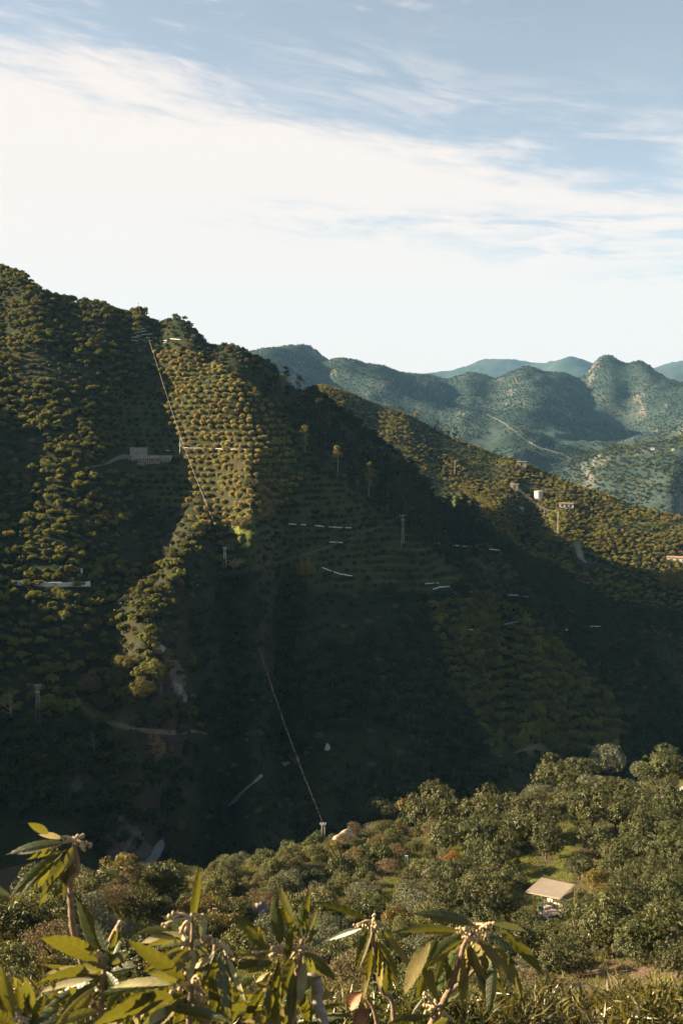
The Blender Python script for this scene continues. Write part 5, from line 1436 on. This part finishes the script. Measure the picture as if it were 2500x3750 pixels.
p = ground_thing('', 1958, 3328); b = MB(); b.tube([(0, 0, 0), (0, 0, .3)], [.13, .17], 14); b.tube([(0, 0, .305), (0, 0, .34)], [.19, .19], 14); o = b.build('terracotta_pot', plain('terracotta', (.36, .17, .10), .8, .2, 4)); o.location = p; tag(o, 'terracotta pot beside the teal crate in the shed', 'pot')
def chair(px, py):
    p = ground_thing('', px, py); t = empty('lounge_chair', p, -.5, .8); tag(t, 'low dark lounge chair at the back of the shed', 'chair')
    MB().box((0, 0, .30), (.6, .55, .10)).build('seat', M_post, t)
    b = MB(); b.tube([(0.0, .28, .32), (0, .5, .8)], .05, 4); b.box((0, .42, .6), (.6, .08, .5)); b.build('backrest', M_plank, t)
    for sx_ in (-.26, .26):
        for sy in (-.22, .22): MB().box((sx_, sy, .12), (.05, .05, .26)).build('leg', M_post, t)
chair(2008, 3318)
p = ground_thing('', 2040, 3322); t = empty('wooden_bench', p, -.6, .8); tag(t, 'pale wooden bench beside the shed pillar', 'bench')
MB().box((0, 0, .38), (.9, .3, .05)).build('seat', M_plank, t)
for sx_ in (-.36, .36): MB().box((sx_, 0, .17), (.06, .26, .36)).build('leg', M_wood, t)
def pallet(px, py, rz, label):
    p = atz(px, py, zf + .02); t = empty('wooden_pallet', p, rz, .62); tag(t, label, 'pallet', 'wooden pallets at the shed front')
    for i in range(7): MB().box((-.48 + i * .16, 0, .14), (.10, .9, .025)).build('slat', M_wood, t)
    for y_ in (-.4, 0, .4): MB().box((0, y_, .06), (1.08, .09, .13)).build('bearer', M_wood, t)
pallet(1996, 3372, .5, 'dark wooden pallet at the front of the shed floor')
pallet(2055, 3377, .5, 'sunlit wooden pallet at the foot of the shed pillar')
p = hit(1898, 3252); b = MB(); b.tube([(0, 0, -.2), (.02, 0, .3), (-.02, .01, .62), (.03, 0, .75)], [.17, .14, .13, .10], 8); o = b.build('tree_stump', plain('charred_wood', (.025, .02, .018), .9, .3, 5)); o.location = p; tag(o, 'black charred tree stump in the grass left of the shed', 'stump')
p = atz(1865, 3376, hit(1865, 3376).z + .15); b = MB(); b.tube([(0, 0, -.1), (0, 0, .2)], [.14, .17], 12); o = b.build('bucket', plain('red_plastic', (.45, .04, .05), .5, .1, 3)); o.location = p; tag(o, 'small red bucket in the grass left of the shed', 'bucket')
# sign on a post on the grassy mound
p = hit(1488, 3188); r = math.hypot(p.x, p.y); h = 58 / F * r
t = empty('sign_post', p, -.25); tag(t, 'pale framed sign on a thin post on the grassy mound', 'sign')
MB().tube([(.12, 0, -.3), (.12, 0, h)], .028, 6).build('post', M_plank, t)
f = MB(); W = .34; zc0 = h - .42
f.box((0, -.04, h), (W, .04, .05)); f.box((0, -.04, h - .82), (W, .04, .05)); f.box((-W / 2, -.04, h - .41), (.045, .045, .78)); f.build('frame', M_plank, t)
MB().box((0, -.03, h - .41), (W * .8, .012, .74)).build('panel', plain('grey_sign', (.30, .31, .29), .6, .15, 3), t)
# solar lamp post
p = hit(2356, 3008); r = math.hypot(p.x, p.y); h = (3008 - 2970) / F * r
t = empty('lamp_post', p, .3); tag(t, 'thin pale lamp post with a flat head in the orchard', 'lamp post')
MB().tube([(0, 0, -.3), (0, 0, h)], .04, 8).build('post', M_steel, t)
MB().box((.2, 0, h + .04), (.62, .3, .07), .1).build('lamp_head', M_steel, t)
# ------------------------------------------------------------------ loquat sprays right in front of the camera, leaf by leaf
def loquatleaf(name, top, low, edge):
    m, n, b, out = newmat(name)
    g = n.new('ShaderNodeNewGeometry'); oi = n.new('ShaderNodeObjectInfo'); tcn = n.new('ShaderNodeTexCoord')
    uv = n.new('ShaderNodeSeparateXYZ'); m.node_tree.links.new(tcn.outputs['UV'], uv.inputs[0])
    nz = n.noise(tcn.outputs['Object'], 30, 4, .6)
    blot = n.noise(tcn.outputs['Object'], 9, 3, .6)
    # side veins and midrib as pale lines
    ax = n.m('ABSOLUTE', n.m('SUBTRACT', uv.outputs[0], .5))
    vw = n.m('ABSOLUTE', n.m('SINE', n.m('MULTIPLY', n.m('SUBTRACT', uv.outputs[1], n.m('MULTIPLY', ax, .22)), 47.0)))
    vein = n.m('MAXIMUM', n.m('MULTIPLY', n.m('SUBTRACT', 1.0, n.ss(vw, .0, .22)), .55), n.m('SUBTRACT', 1.0, n.ss(ax, .012, .035)))
    cup = n.mix(n.ss(n.m('ADD', n.m('MULTIPLY', nz, .5), n.m('MULTIPLY', blot, .5)), .35, .65), tuple(x * .65 for x in top) + (1,), tuple(x * 1.3 for x in top) + (1,))
    cup = n.mix(n.m('MULTIPLY', vein, .7), cup, (.13, .14, .05, 1))
    cup = n.mix(n.m('MULTIPLY', n.ss(ax, .40, .5), .6), cup, edge + (1,))
    cup = n.mix(n.m('MULTIPLY', n.ss(blot, .66, .74), .6), cup, (.12, .055, .02, 1))
    clo = n.mix(n.ss(nz, .3, .7), tuple(x * .8 for x in low) + (1,), tuple(x * 1.15 for x in low) + (1,))
    clo = n.mix(n.m('MULTIPLY', vein, .5), clo, tuple(x * .55 for x in low) + (1,))
    c = n.mix(g.outputs['Backfacing'], cup, clo)
    h = n.new('ShaderNodeHueSaturation'); n.put(h.inputs['Value'], n.m('ADD', .75, n.m('MULTIPLY', oi.outputs['Random'], .5))); n.put(h.inputs['Color'], c)
    n.put(h.inputs['Hue'], n.m('ADD', .49, n.m('MULTIPLY', n.m('FRACT', n.m('MULTIPLY', oi.outputs['Random'], 5.7)), .025)))
    n.put(b.inputs['Base Color'], h.outputs[0])
    n.put(b.inputs['Roughness'], n.m('ADD', n.m('MULTIPLY', g.outputs['Backfacing'], .5), n.m('ADD', .30, n.m('MULTIPLY', nz, .15))))
    b.inputs['Specular IOR Level'].default_value = .5
    bp = n.new('ShaderNodeBump'); bp.inputs['Strength'].default_value = .35; bp.inputs['Distance'].default_value = .004
    n.put(bp.inputs['Height'], n.m('ADD', n.m('MULTIPLY', vein, -.8), nz)); m.node_tree.links.new(bp.outputs[0], b.inputs['Normal'])
    tr = n.new('ShaderNodeBsdfTranslucent')
    tcol = n.mix(n.m('MULTIPLY', vein, .5), (.20, .185, .016, 1), (.10, .09, .010, 1))
    n.put(tr.inputs[0], tcol)
    ms = n.new('ShaderNodeMixShader'); ms.inputs[0].default_value = .30
    m.node_tree.links.new(b.outputs[0], ms.inputs[1]); m.node_tree.links.new(tr.outputs[0], ms.inputs[2]); m.node_tree.links.new(ms.outputs[0], out.inputs[0])
    return m
M_leaf = loquatleaf('loquat_leaf', (.022, .038, .013), (.17, .135, .045), (.17, .16, .07))
M_pale = loquatleaf('pale_sheen_loquat_leaf', (.34, .33, .22), (.30, .27, .14), (.38, .36, .25))  # pale leaves; on the glossy ones the sheen is painted in as colour
M_deadl = plain('dead_leaf', (.26, .13, .075), .7, .45, 30)
M_twig = plain('loquat_twig', (.20, .135, .085), .85, .35, 60, 0, .4)
M_knob = plain('felted_flower_stalk', (.40, .30, .18), .9, .25, 80, 0, .4)
M_gstub = plain('grey_old_wood', (.26, .23, .21), .9, .3, 40, 0, .5)
SUNV = np.array(sun_dir)
def leaf(parent, d, bx, by, tx_, ty_, wpx, flip=0, sag=.10, dd=None, m=None, twist=None, fold=.22):
    """one leaf from base to tip given as picture points at about d metres"""
    wpx = wpx * random.uniform(.72, .88)
    if dd is None: dd = random.uniform(-.10, .10)
    B = P(bx, by, d + random.uniform(-.04, .04)); T_ = P(tx_, ty_, d + dd)
    ax = (T_ - B); L = ax.length; ax.normalize()
    view = ((B + T_) / 2).normalized()
    n0 = (-view - ax * (-view).dot(ax)).normalized()          # towards the camera, square to the leaf
    if twist is None: twist = random.uniform(-.75, .75)
    s0 = ax.cross(n0)
    nrm = n0 * math.cos(twist) + s0 * math.sin(twist)
    if flip: nrm = -nrm
    side = nrm.cross(ax).normalized()
    W = wpx / F * d / max(.62, abs(math.cos(twist))) / 2
    updir = Vector((0, 0, 1)) - ax * ax.z
    ns, nw = 22, 4
    V = []; UV = []
    ph = random.random() * 6.28; curl = random.uniform(-.05, .12)
    for i in range(ns + 1):
        t = i / ns
        c = B.lerp(T_, t) + updir * (sag * L * 4 * t * (1 - t) * .5) + nrm * (curl * L * t * t * .5)
        w_ = W * (min(1, t / .10) * .12 + .88 * (math.sin(math.pi * min(1, t ** .86)) ** .95)) * (1 - t ** 14)
        w_ = max(w_, W * .02)
        for j in range(-nw, nw + 1):
            k = j / nw
            ser = (1 + .05 * ((i % 2) * 2 - 1)) if abs(j) == nw and 3 < i < ns - 1 else 1.0
            rip = .055 * W * 2 * math.sin(t * 47 - abs(k) * 5.2 + ph * 0) * abs(k) ** .5 * (1 if 2 < i < ns else 0)
            V.append(c + side * (w_ * k * ser) + nrm * (fold * w_ * abs(k) ** 1.3 + rip + .10 * W * math.sin(t * 5 + ph) * k)); UV.append((k * .5 + .5, t))
    m_ = 2 * nw + 1; Fc = []
    for i in range(ns):
        for j in range(m_ - 1): Fc.append((i * m_ + j, i * m_ + j + 1, (i + 1) * m_ + j + 1, (i + 1) * m_ + j))
    o0 = parent.location
    me = mesh_pd('leaf', [v_ - o0 for v_ in V], Fc, True)
    ul = me.uv_layers.new(name='UVMap')
    ul.data.foreach_set('uv', np.array([UV[l.vertex_index] for l in me.loops], np.float32).ravel())
    o = link('leaf', me, parent, [m or M_leaf])
    return o
def twig(parent, name, d, pix, rad, m=None):
    pts = [P(p[0], p[1], d + (p[2] if len(p) > 2 else 0)) - parent.location for p in pix]
    # smooth the line
    path = []
    for i in range(len(pts) - 1):
        for k in range(4):
            t = k / 4; p0 = pts[max(0, i - 1)]; p1 = pts[i]; p2 = pts[i + 1]; p3 = pts[min(len(pts) - 1, i + 2)]
            path.append(.5 * ((2 * p1) + (p2 - p0) * t + (2 * p0 - 5 * p1 + 4 * p2 - p3) * t * t + (3 * p1 - p0 - 3 * p2 + p3) * t ** 3))
    path.append(pts[-1])
    n = len(path); r0, r1 = rad if hasattr(rad, '__len__') else (rad, rad)
    r0 *= .78; r1 *= .78
    rads = [(r0 + (r1 - r0) * i / (n - 1)) * random.uniform(.88, 1.15) for i in range(n)]
    return MB().tube(path, rads, 8).build(name, m or M_twig, parent, True)
def truss(parent, d, hub, ends, m=None):
    """old felted flower stalks with round buds at their ends"""
    for (ex, ey) in ends:
        hx_, hy = hub
        mx, my = (hx_ + ex) / 2 + random.uniform(-8, 8), (hy + ey) / 2 - random.uniform(2, 10)
        dz = random.uniform(-.04, .04)
        o = twig(parent, 'flower_stalk', d, [(hx_, hy), (mx, my, dz * .5), (ex, ey, dz)], (.0058, .0042), M_knob)
        e = P(ex, ey, d + dz) - parent.location
        bm = bmesh.new()
        bk_ = (P(hub[0], hub[1], d) - P(ex, ey, d)).normalized()
        for q_ in range(4):
            r_ = random.uniform(.0035, .0068)
            mt = Matrix.Translation(e + bk_ * (.008 * q_ - .004) + Vector((random.uniform(-.006, .006), random.uniform(-.006, .006), random.uniform(-.009, .004)))) @ Matrix.Diagonal((r_ * random.uniform(.8, 1.2), r_, r_ * random.uniform(.8, 1.3), 1))
            bmesh.ops.create_icosphere(bm, subdivisions=2, radius=1, matrix=mt)
        for f in bm.faces: f.smooth = True
        me = bpy.data.meshes.new('bud'); bm.to_mesh(me); bm.free(); me.materials.append(M_knob)
        b = link('bud', me, o)
        b.matrix_parent_inverse = Matrix.Identity(4)
def spray(label, px, py, d):
    t = empty('loquat_branch', P(px, py, d)); tag(t, label, 'branch', 'loquat branches in the foreground'); return t
K = dict(m=None)
PL = M_pale
# far left spray: drooping rosette on a bare crooked stem
s = spray('loquat branch at the far left, drooping leaves on a tall bare crooked stem', 300, 3520, 3.0); d = 3.0
twig(s, 'stem', d, [(272, 3095), (285, 3160), (282, 3195), (262, 3218), (258, 3270), (262, 3340), (268, 3400), (285, 3450), (300, 3520), (330, 3620), (350, 3790)], (.009, .015))
for a in ((178, 3052, 102, 3013, 36, 0, .05), (230, 3072, 143, 3058, 28, 0, .08), (235, 3085, 20, 3130, 42, 1, .10), (225, 3095, 60, 3128, 26, 1, .05), (215, 3110, 100, 3150, 26, 1, .05), (235, 3115, 28, 3296, 46, 1, .12), (245, 3110, 66, 3290, 34, 1, .10),
          (258, 3110, 122, 3228, 34, 0, .08), (265, 3105, 114, 3238, 26, 1, .08), (248, 3120, 146, 3330, 46, 1, .14), (262, 3140, 192, 3298, 54, 1, .10), (272, 3100, 234, 3195, 38, 0, .03)):
    leaf(s, d, a[0], a[1], a[2], a[3], a[4], a[5], a[6])
leaf(s, d - .2, -70, 3240, 40, 3284, 38, 0, .1, 0, PL)
truss(s, d, (270, 3078), [(232, 3063), (168, 3112), (300, 3058), (318, 3098), (330, 3090), (310, 3108), (288, 3062), (280, 3088)])
# left cluster
s = spray('broad leafed loquat branch second from the left, big upright leaf on top', 385, 3560, 2.9); d = 2.9
twig(s, 'stem', d, [(385, 3500), (382, 3560), (375, 3620), (372, 3690), (365, 3790)], (.010, .014))
for a in ((387, 3545, 277, 3275, 78, 1, .02), (398, 3500, 345, 3352, 46, 1, .03), (400, 3530, 432, 3395, 24, 1, .0), (412, 3520, 442, 3440, 24, 1, 0), (368, 3528, 150, 3440, 78, 1, .12), (352, 3482, 235, 3440, 30, 0, .1), (382, 3545, 298, 3532, 36, 1, .05),
          (372, 3562, 133, 3605, 46, 1, .15), (350, 3595, 213, 3728, 36, 1, .14), (342, 3600, 150, 3705, 32, 1, .14), (368, 3575, 200, 3650, 44, 1, .1), (410, 3530, 472, 3486, 38, 1, .06), (405, 3560, 510, 3540, 40, 1, .08), (372, 3610, 300, 3700, 40, 1, .05),
          (360, 3560, 170, 3570, 40, 0, .1), (390, 3560, 440, 3640, 44, 1, .05), (385, 3580, 470, 3690, 44, 0, .05)):
    leaf(s, d, a[0], a[1], a[2], a[3], a[4], a[5], a[6])
leaf(s, d - .1, 345, 3585, 130, 3640, 30, 0, .08, None, PL); leaf(s, d - .15, 205, 3750, 385, 3698, 46, 0, .1)
leaf(s, d - .15, 355, 3610, 206, 3748, 24, 0, .1, None, PL)
truss(s, d, (385, 3510), [(360, 3490), (345, 3500), (372, 3520), (438, 3377)])
# bottom left corner
s = spray('loquat branch in the bottom left corner with upright dark leaves', 70, 3770, 2.4); d = 2.4
twig(s, 'stem', d, [(70, 3700), (75, 3760), (80, 3850)], (.009, .011))
for a in ((55, 3735, 10, 3530, 56, 0, .0), (130, 3722, 92, 3568, 50, 1, .0), (25, 3745, -30, 3600, 50, 0, 0), (120, 3740, 165, 3640, 46, 1, 0), (90, 3760, 220, 3690, 50, 1, .1), (60, 3770, -40, 3700, 50, 1, .1)):
    leaf(s, d, a[0], a[1], a[2], a[3], a[4], a[5], a[6])
truss(s, d, (75, 3740), [(32, 3740), (60, 3728), (95, 3728), (120, 3738), (105, 3750)])
# middle cluster with two whorls
s = spray('dense loquat branch left of centre with a single tall upright leaf', 700, 3600, 2.6); d = 2.6
twig(s, 'stem', d, [(704, 3360), (705, 3420), (700, 3480), (702, 3560), (700, 3620), (695, 3700), (690, 3800)], (.006, .013))
twig(s, 'stem', d + .08, [(788, 3455), (784, 3520), (778, 3600), (770, 3700), (740, 3800)], (.007, .012))
for a in ((705, 3392, 730, 3172, 36, 1, 0), (688, 3422, 590, 3357, 44, 1, .1), (657, 3408, 480, 3440, 28, 1, .14), (682, 3442, 530, 3466, 28, 1, .1), (682, 3592, 460, 3440, 60, 1, .02), (705, 3478, 643, 3565, 44, 0, .08), (732, 3470, 762, 3478, 36, 1, .1),
          (655, 3600, 345, 3655, 50, 1, .10), (658, 3645, 320, 3768, 72, 1, .10), (602, 3660, 485, 3735, 24, 1, .08), (690, 3655, 600, 3720, 34, 0, .1), (600, 3692, 850, 3742, 52, 1, .08), (785, 3505, 792, 3768, 62, 1, 0), (802, 3505, 852, 3745, 60, 1, .02), (812, 3490, 872, 3620, 36, 1, .04),
          (665, 3600, 545, 3560, 40, 1, .1), (700, 3640, 640, 3790, 50, 1, 0), (640, 3590, 500, 3600, 44, 1, .1), (660, 3480, 560, 3560, 30, 1, .1), (790, 3480, 740, 3600, 40, 1, .05), (650, 3440, 540, 3420, 28, 1, .1), (560, 3640, 420, 3700, 44, 1, .1), (720, 3560, 770, 3640, 44, 0, .05), (640, 3680, 520, 3790, 50, 1, .1)):
    leaf(s, d, a[0], a[1], a[2], a[3], a[4], a[5], a[6])
for a in ((692, 3432, 515, 3455, 46, .12), (690, 3456, 573, 3476, 26, .1), (707, 3472, 690, 3602, 40, .02), (772, 3512, 714, 3546, 38, .1), (735, 3432, 752, 3362, 36, 0), (640, 3604, 395, 3622, 42, .12), (832, 3500, 902, 3685, 28, .04), (625, 3700, 515, 3765, 42, .1), (668, 3470, 600, 3505, 18, .1), (720, 3640, 738, 3695, 26, 0), (730, 3440, 712, 3470, 30, 0)):
    leaf(s, d - .03, a[0], a[1], a[2], a[3], a[4], 0, a[5], None, PL, random.uniform(-.5, .5))
truss(s, d, (700, 3362), [(632, 3344), (600, 3384), (720, 3350), (735, 3352), (660, 3420), (665, 3455)])
truss(s, d, (703, 3605), [(690, 3560), (725, 3570), (735, 3575), (640, 3625), (745, 3640), (730, 3650), (672, 3612)])
truss(s, d + .05, (785, 3452), [(760, 3428), (800, 3455), (822, 3470), (840, 3490), (848, 3500), (735, 3440)])
# centre cluster
s = spray('upright loquat branch at the centre with many narrow pointed leaves', 1100, 3500, 2.9); d = 2.9
twig(s, 'stem', d, [(1105, 3440), (1100, 3500), (1085, 3580), (1075, 3680), (1065, 3800)], (.008, .014))
twig(s, 'old_stub', d + .03, [(1125, 3585), (1155, 3590), (1162, 3620), (1160, 3660), (1172, 3700), (1195, 3790)], (.024, .020), M_gstub)
for a in ((992, 3490, 857, 3348, 56, 1, .03), (1026, 3462, 1000, 3275, 54, 1, 0), (1082, 3400, 1018, 3235, 42, 1, 0), (1090, 3450, 1030, 3330, 40, 1, 0), (1047, 3530, 1067, 3385, 42, 1, 0), (1086, 3412, 1110, 3302, 32, 1, 0), (1111, 3432, 1133, 3245, 32, 1, 0), (1120, 3432, 1166, 3320, 30, 1, 0), (1125, 3452, 1172, 3360, 32, 1, 0),
          (1142, 3466, 1200, 3428, 20, 1, .03), (982, 3412, 918, 3400, 26, 0, .05), (986, 3510, 850, 3495, 28, 0, .06), (948, 3522, 868, 3547, 44, 1, .05), (998, 3526, 935, 3538, 30, 1, .05), (1002, 3541, 885, 3566, 28, 0, .1), (1005, 3770, 1022, 3500, 52, 1, 0), (1086, 3522, 1112, 3745, 56, 0, 0), (1120, 3502, 1160, 3577, 30, 0, .02),
          (1100, 3440, 1085, 3360, 36, 1, 0), (1075, 3560, 1060, 3760, 48, 1, 0), (990, 3560, 930, 3705, 40, 0, .12), (1010, 3600, 960, 3760, 48, 1, .05), (960, 3620, 900, 3760, 48, 1, .05), (1100, 3640, 1140, 3770, 46, 1, .05), (1020, 3640, 1030, 3790, 48, 0, .05), (930, 3580, 860, 3640, 40, 1, .08), (880, 3640, 840, 3770, 50, 1, .05)):
    leaf(s, d, a[0], a[1], a[2], a[3], a[4], a[5], a[6])
for a in ((1034, 3412, 1004, 3278, 22, 0), (1107, 3522, 1078, 3602, 26, 0), (1116, 3522, 1095, 3685, 44, 0), (1000, 3562, 935, 3600, 24, .1)):
    leaf(s, d - .02, a[0], a[1], a[2], a[3], a[4], 0, a[5], None, PL, random.uniform(-.4, .4))
truss(s, d, (1085, 3480), [(1000, 3466), (930, 3492), (985, 3500), (1070, 3500), (1098, 3505), (1125, 3470), (1065, 3475), (1110, 3490)])
# hanging spray right of centre
s = spray('loquat branch right of centre, leaves hanging straight down below pale buds', 1365, 3440, 3.4); d = 3.4
twig(s, 'stem', d, [(1362, 3385), (1367, 3460), (1378, 3550), (1400, 3632), (1432, 3660), (1440, 3720), (1442, 3800)], (.008, .012))
twig(s, 'stem', d + .05, [(1340, 3650), (1365, 3690), (1378, 3740), (1382, 3800)], (.008, .010))
for a in ((1352, 3372, 1145, 3303, 36, 1, .08), (1332, 3395, 1183, 3446, 24, 1, .04), (1346, 3402, 1300, 3562, 38, 1, .05), (1357, 3440, 1328, 3672, 50, 0, .03), (1386, 3470, 1402, 3662, 52, 0, .02), (1362, 3440, 1345, 3600, 46, 1, 0)):
    leaf(s, d, a[0], a[1], a[2], a[3], a[4], a[5], a[6])
for a in ((1402, 3402, 1516, 3562, 34, .04), (1362, 3412, 1306, 3566, 20, .03)):
    leaf(s, d - .02, a[0], a[1], a[2], a[3], a[4], 0, a[5], None, PL, .2)
truss(s, d, (1364, 3372), [(1304, 3388), (1330, 3380), (1362, 3398), (1380, 3398), (1398, 3388), (1366, 3352), (1350, 3400)])
o = leaf(s, d - .2, 1322, 3632, 1272, 3702, 62, 0, .1, 0, M_deadl, .2, .5); o.name = 'dead_leaf'; o['label'] = 'curled brown dead leaf'
o = leaf(s, d - .2, 1332, 3672, 1305, 3775, 66, 0, .1, 0, M_deadl, -.2, .5); o.name = 'dead_leaf'; o['label'] = 'curled brown dead leaf'
# right spray
s = spray('wide loquat branch at the right with a crown of drooping dark leaves', 1720, 3440, 3.2); d = 3.2
twig(s, 'stem', d, [(1735, 3410), (1702, 3450), (1682, 3520), (1655, 3600), (1620, 3672), (1590, 3725), (1560, 3800)], (.008, .016))
twig(s, 'stem', d + .05, [(1780, 3420), (1745, 3535), (1692, 3592), (1645, 3635), (1615, 3680)], (.007, .012))
for a in ((1742, 3390, 1505, 3346, 52, 1, .13), (1682, 3410, 1428, 3422, 34, 1, .12), (1662, 3416, 1538, 3430, 26, 0, .08), (1692, 3420, 1548, 3545, 46, 1, .12), (1702, 3436, 1582, 3512, 30, 1, .10), (1575, 3440, 1478, 3652, 72, 0, .12), (1600, 3440, 1545, 3540, 52, 1, .1), (1545, 3530, 1606, 3668, 38, 0, .05), (1662, 3490, 1600, 3635, 48, 1, .08),
          (1702, 3460, 1690, 3708, 52, 0, .02), (1732, 3470, 1790, 3684, 42, 0, .04), (1742, 3430, 1872, 3604, 48, 0, .10), (1806, 3500, 1788, 3722, 52, 1, .03), (1812, 3460, 1926, 3672, 46, 0, .08), (1782, 3420, 1892, 3497, 32, 1, .08), (1828, 3402, 1992, 3574, 52, 1, .08), (1560, 3560, 1530, 3660, 46, 0, .05), (1640, 3480, 1590, 3600, 40, 0, .08)):
    leaf(s, d, a[0], a[1], a[2], a[3], a[4], a[5], a[6])
leaf(s, d - .02, 1802, 3382, 1927, 3412, 28, 0, .08, None, PL, .3)
leaf(s, d - .1, 1572, 3722, 1408, 3760, 38, 1, .1); leaf(s, d - .1, 1640, 3730, 1560, 3790, 36, 0, .1)
truss(s, d, (1715, 3415), [(1668, 3402), (1690, 3400), (1720, 3440), (1735, 3455), (1745, 3430), (1700, 3430)])
truss(s, d, (1770, 3392), [(1742, 3385), (1755, 3402), (1790, 3405), (1800, 3382), (1768, 3408)])
truss(s, d, (1605, 3700), [(1562, 3645), (1560, 3680), (1568, 3700), (1552, 3710), (1615, 3725), (1650, 3728), (1595, 3672)])

# low leaves filling the bottom of the picture
s = spray('low mass of loquat leaves along the bottom left of the picture', 620, 3800, 2.5); d = 2.5
twig(s, 'stem', d, [(250, 3900), (420, 3800), (620, 3790), (900, 3800), (1150, 3900)], .012)
for i in range(95):
    bx = random.uniform(60, 1180); by = random.uniform(3660, 3860); an = random.gauss(-math.pi / 2, 1.0); L = random.uniform(110, 230)
    dp = random.uniform(.25, .9)
    tx_ = bx + math.cos(an) * L; ty_ = by + math.sin(an) * L * .8
    if ty_ < 3560: ty_ = 3560 + random.uniform(0, 60)
    leaf(s, d + dp, bx, by, tx_, ty_, random.uniform(30, 50), random.random() < .5, random.uniform(.02, .2))

# fuller whorls round the branch heads
heads = [o for o in col.objects if o.name.startswith('loquat_branch')]
for o, (hx_, hy, d, n, L, a0, a1) in zip(heads, ((268, 3110, 3.05, 5, 170, 1.7, 3.3), (385, 3560, 3.0, 12, 200, .2, 3.6), (70, 3745, 2.45, 5, 170, -3.4, -.2), (700, 3470, 2.72, 10, 170, .3, 3.0), (1095, 3490, 3.0, 10, 170, .2, 3.0), (1365, 3420, 3.45, 5, 190, .9, 2.1), (1720, 3440, 3.28, 9, 220, .3, 2.7))):
    for i in range(n):
        an = random.uniform(a0, a1); LL = L * random.uniform(.75, 1.2)
        leaf(o, d, hx_ + random.uniform(-14, 14), hy + random.uniform(-5, 45), hx_ + math.cos(an) * LL, hy + 20 + math.sin(an) * LL, random.uniform(36, 54), random.random() < .45, random.uniform(.03, .14))
o = heads[3]
for i in range(12):
    an = random.uniform(.1, 3.0); LL = random.uniform(130, 230)
    leaf(o, 2.68, 700 + random.uniform(-14, 14), 3620 + random.uniform(-5, 30), 700 + math.cos(an) * LL, 3630 + math.sin(an) * LL * .8, random.uniform(36, 54), random.random() < .45, random.uniform(.03, .14))
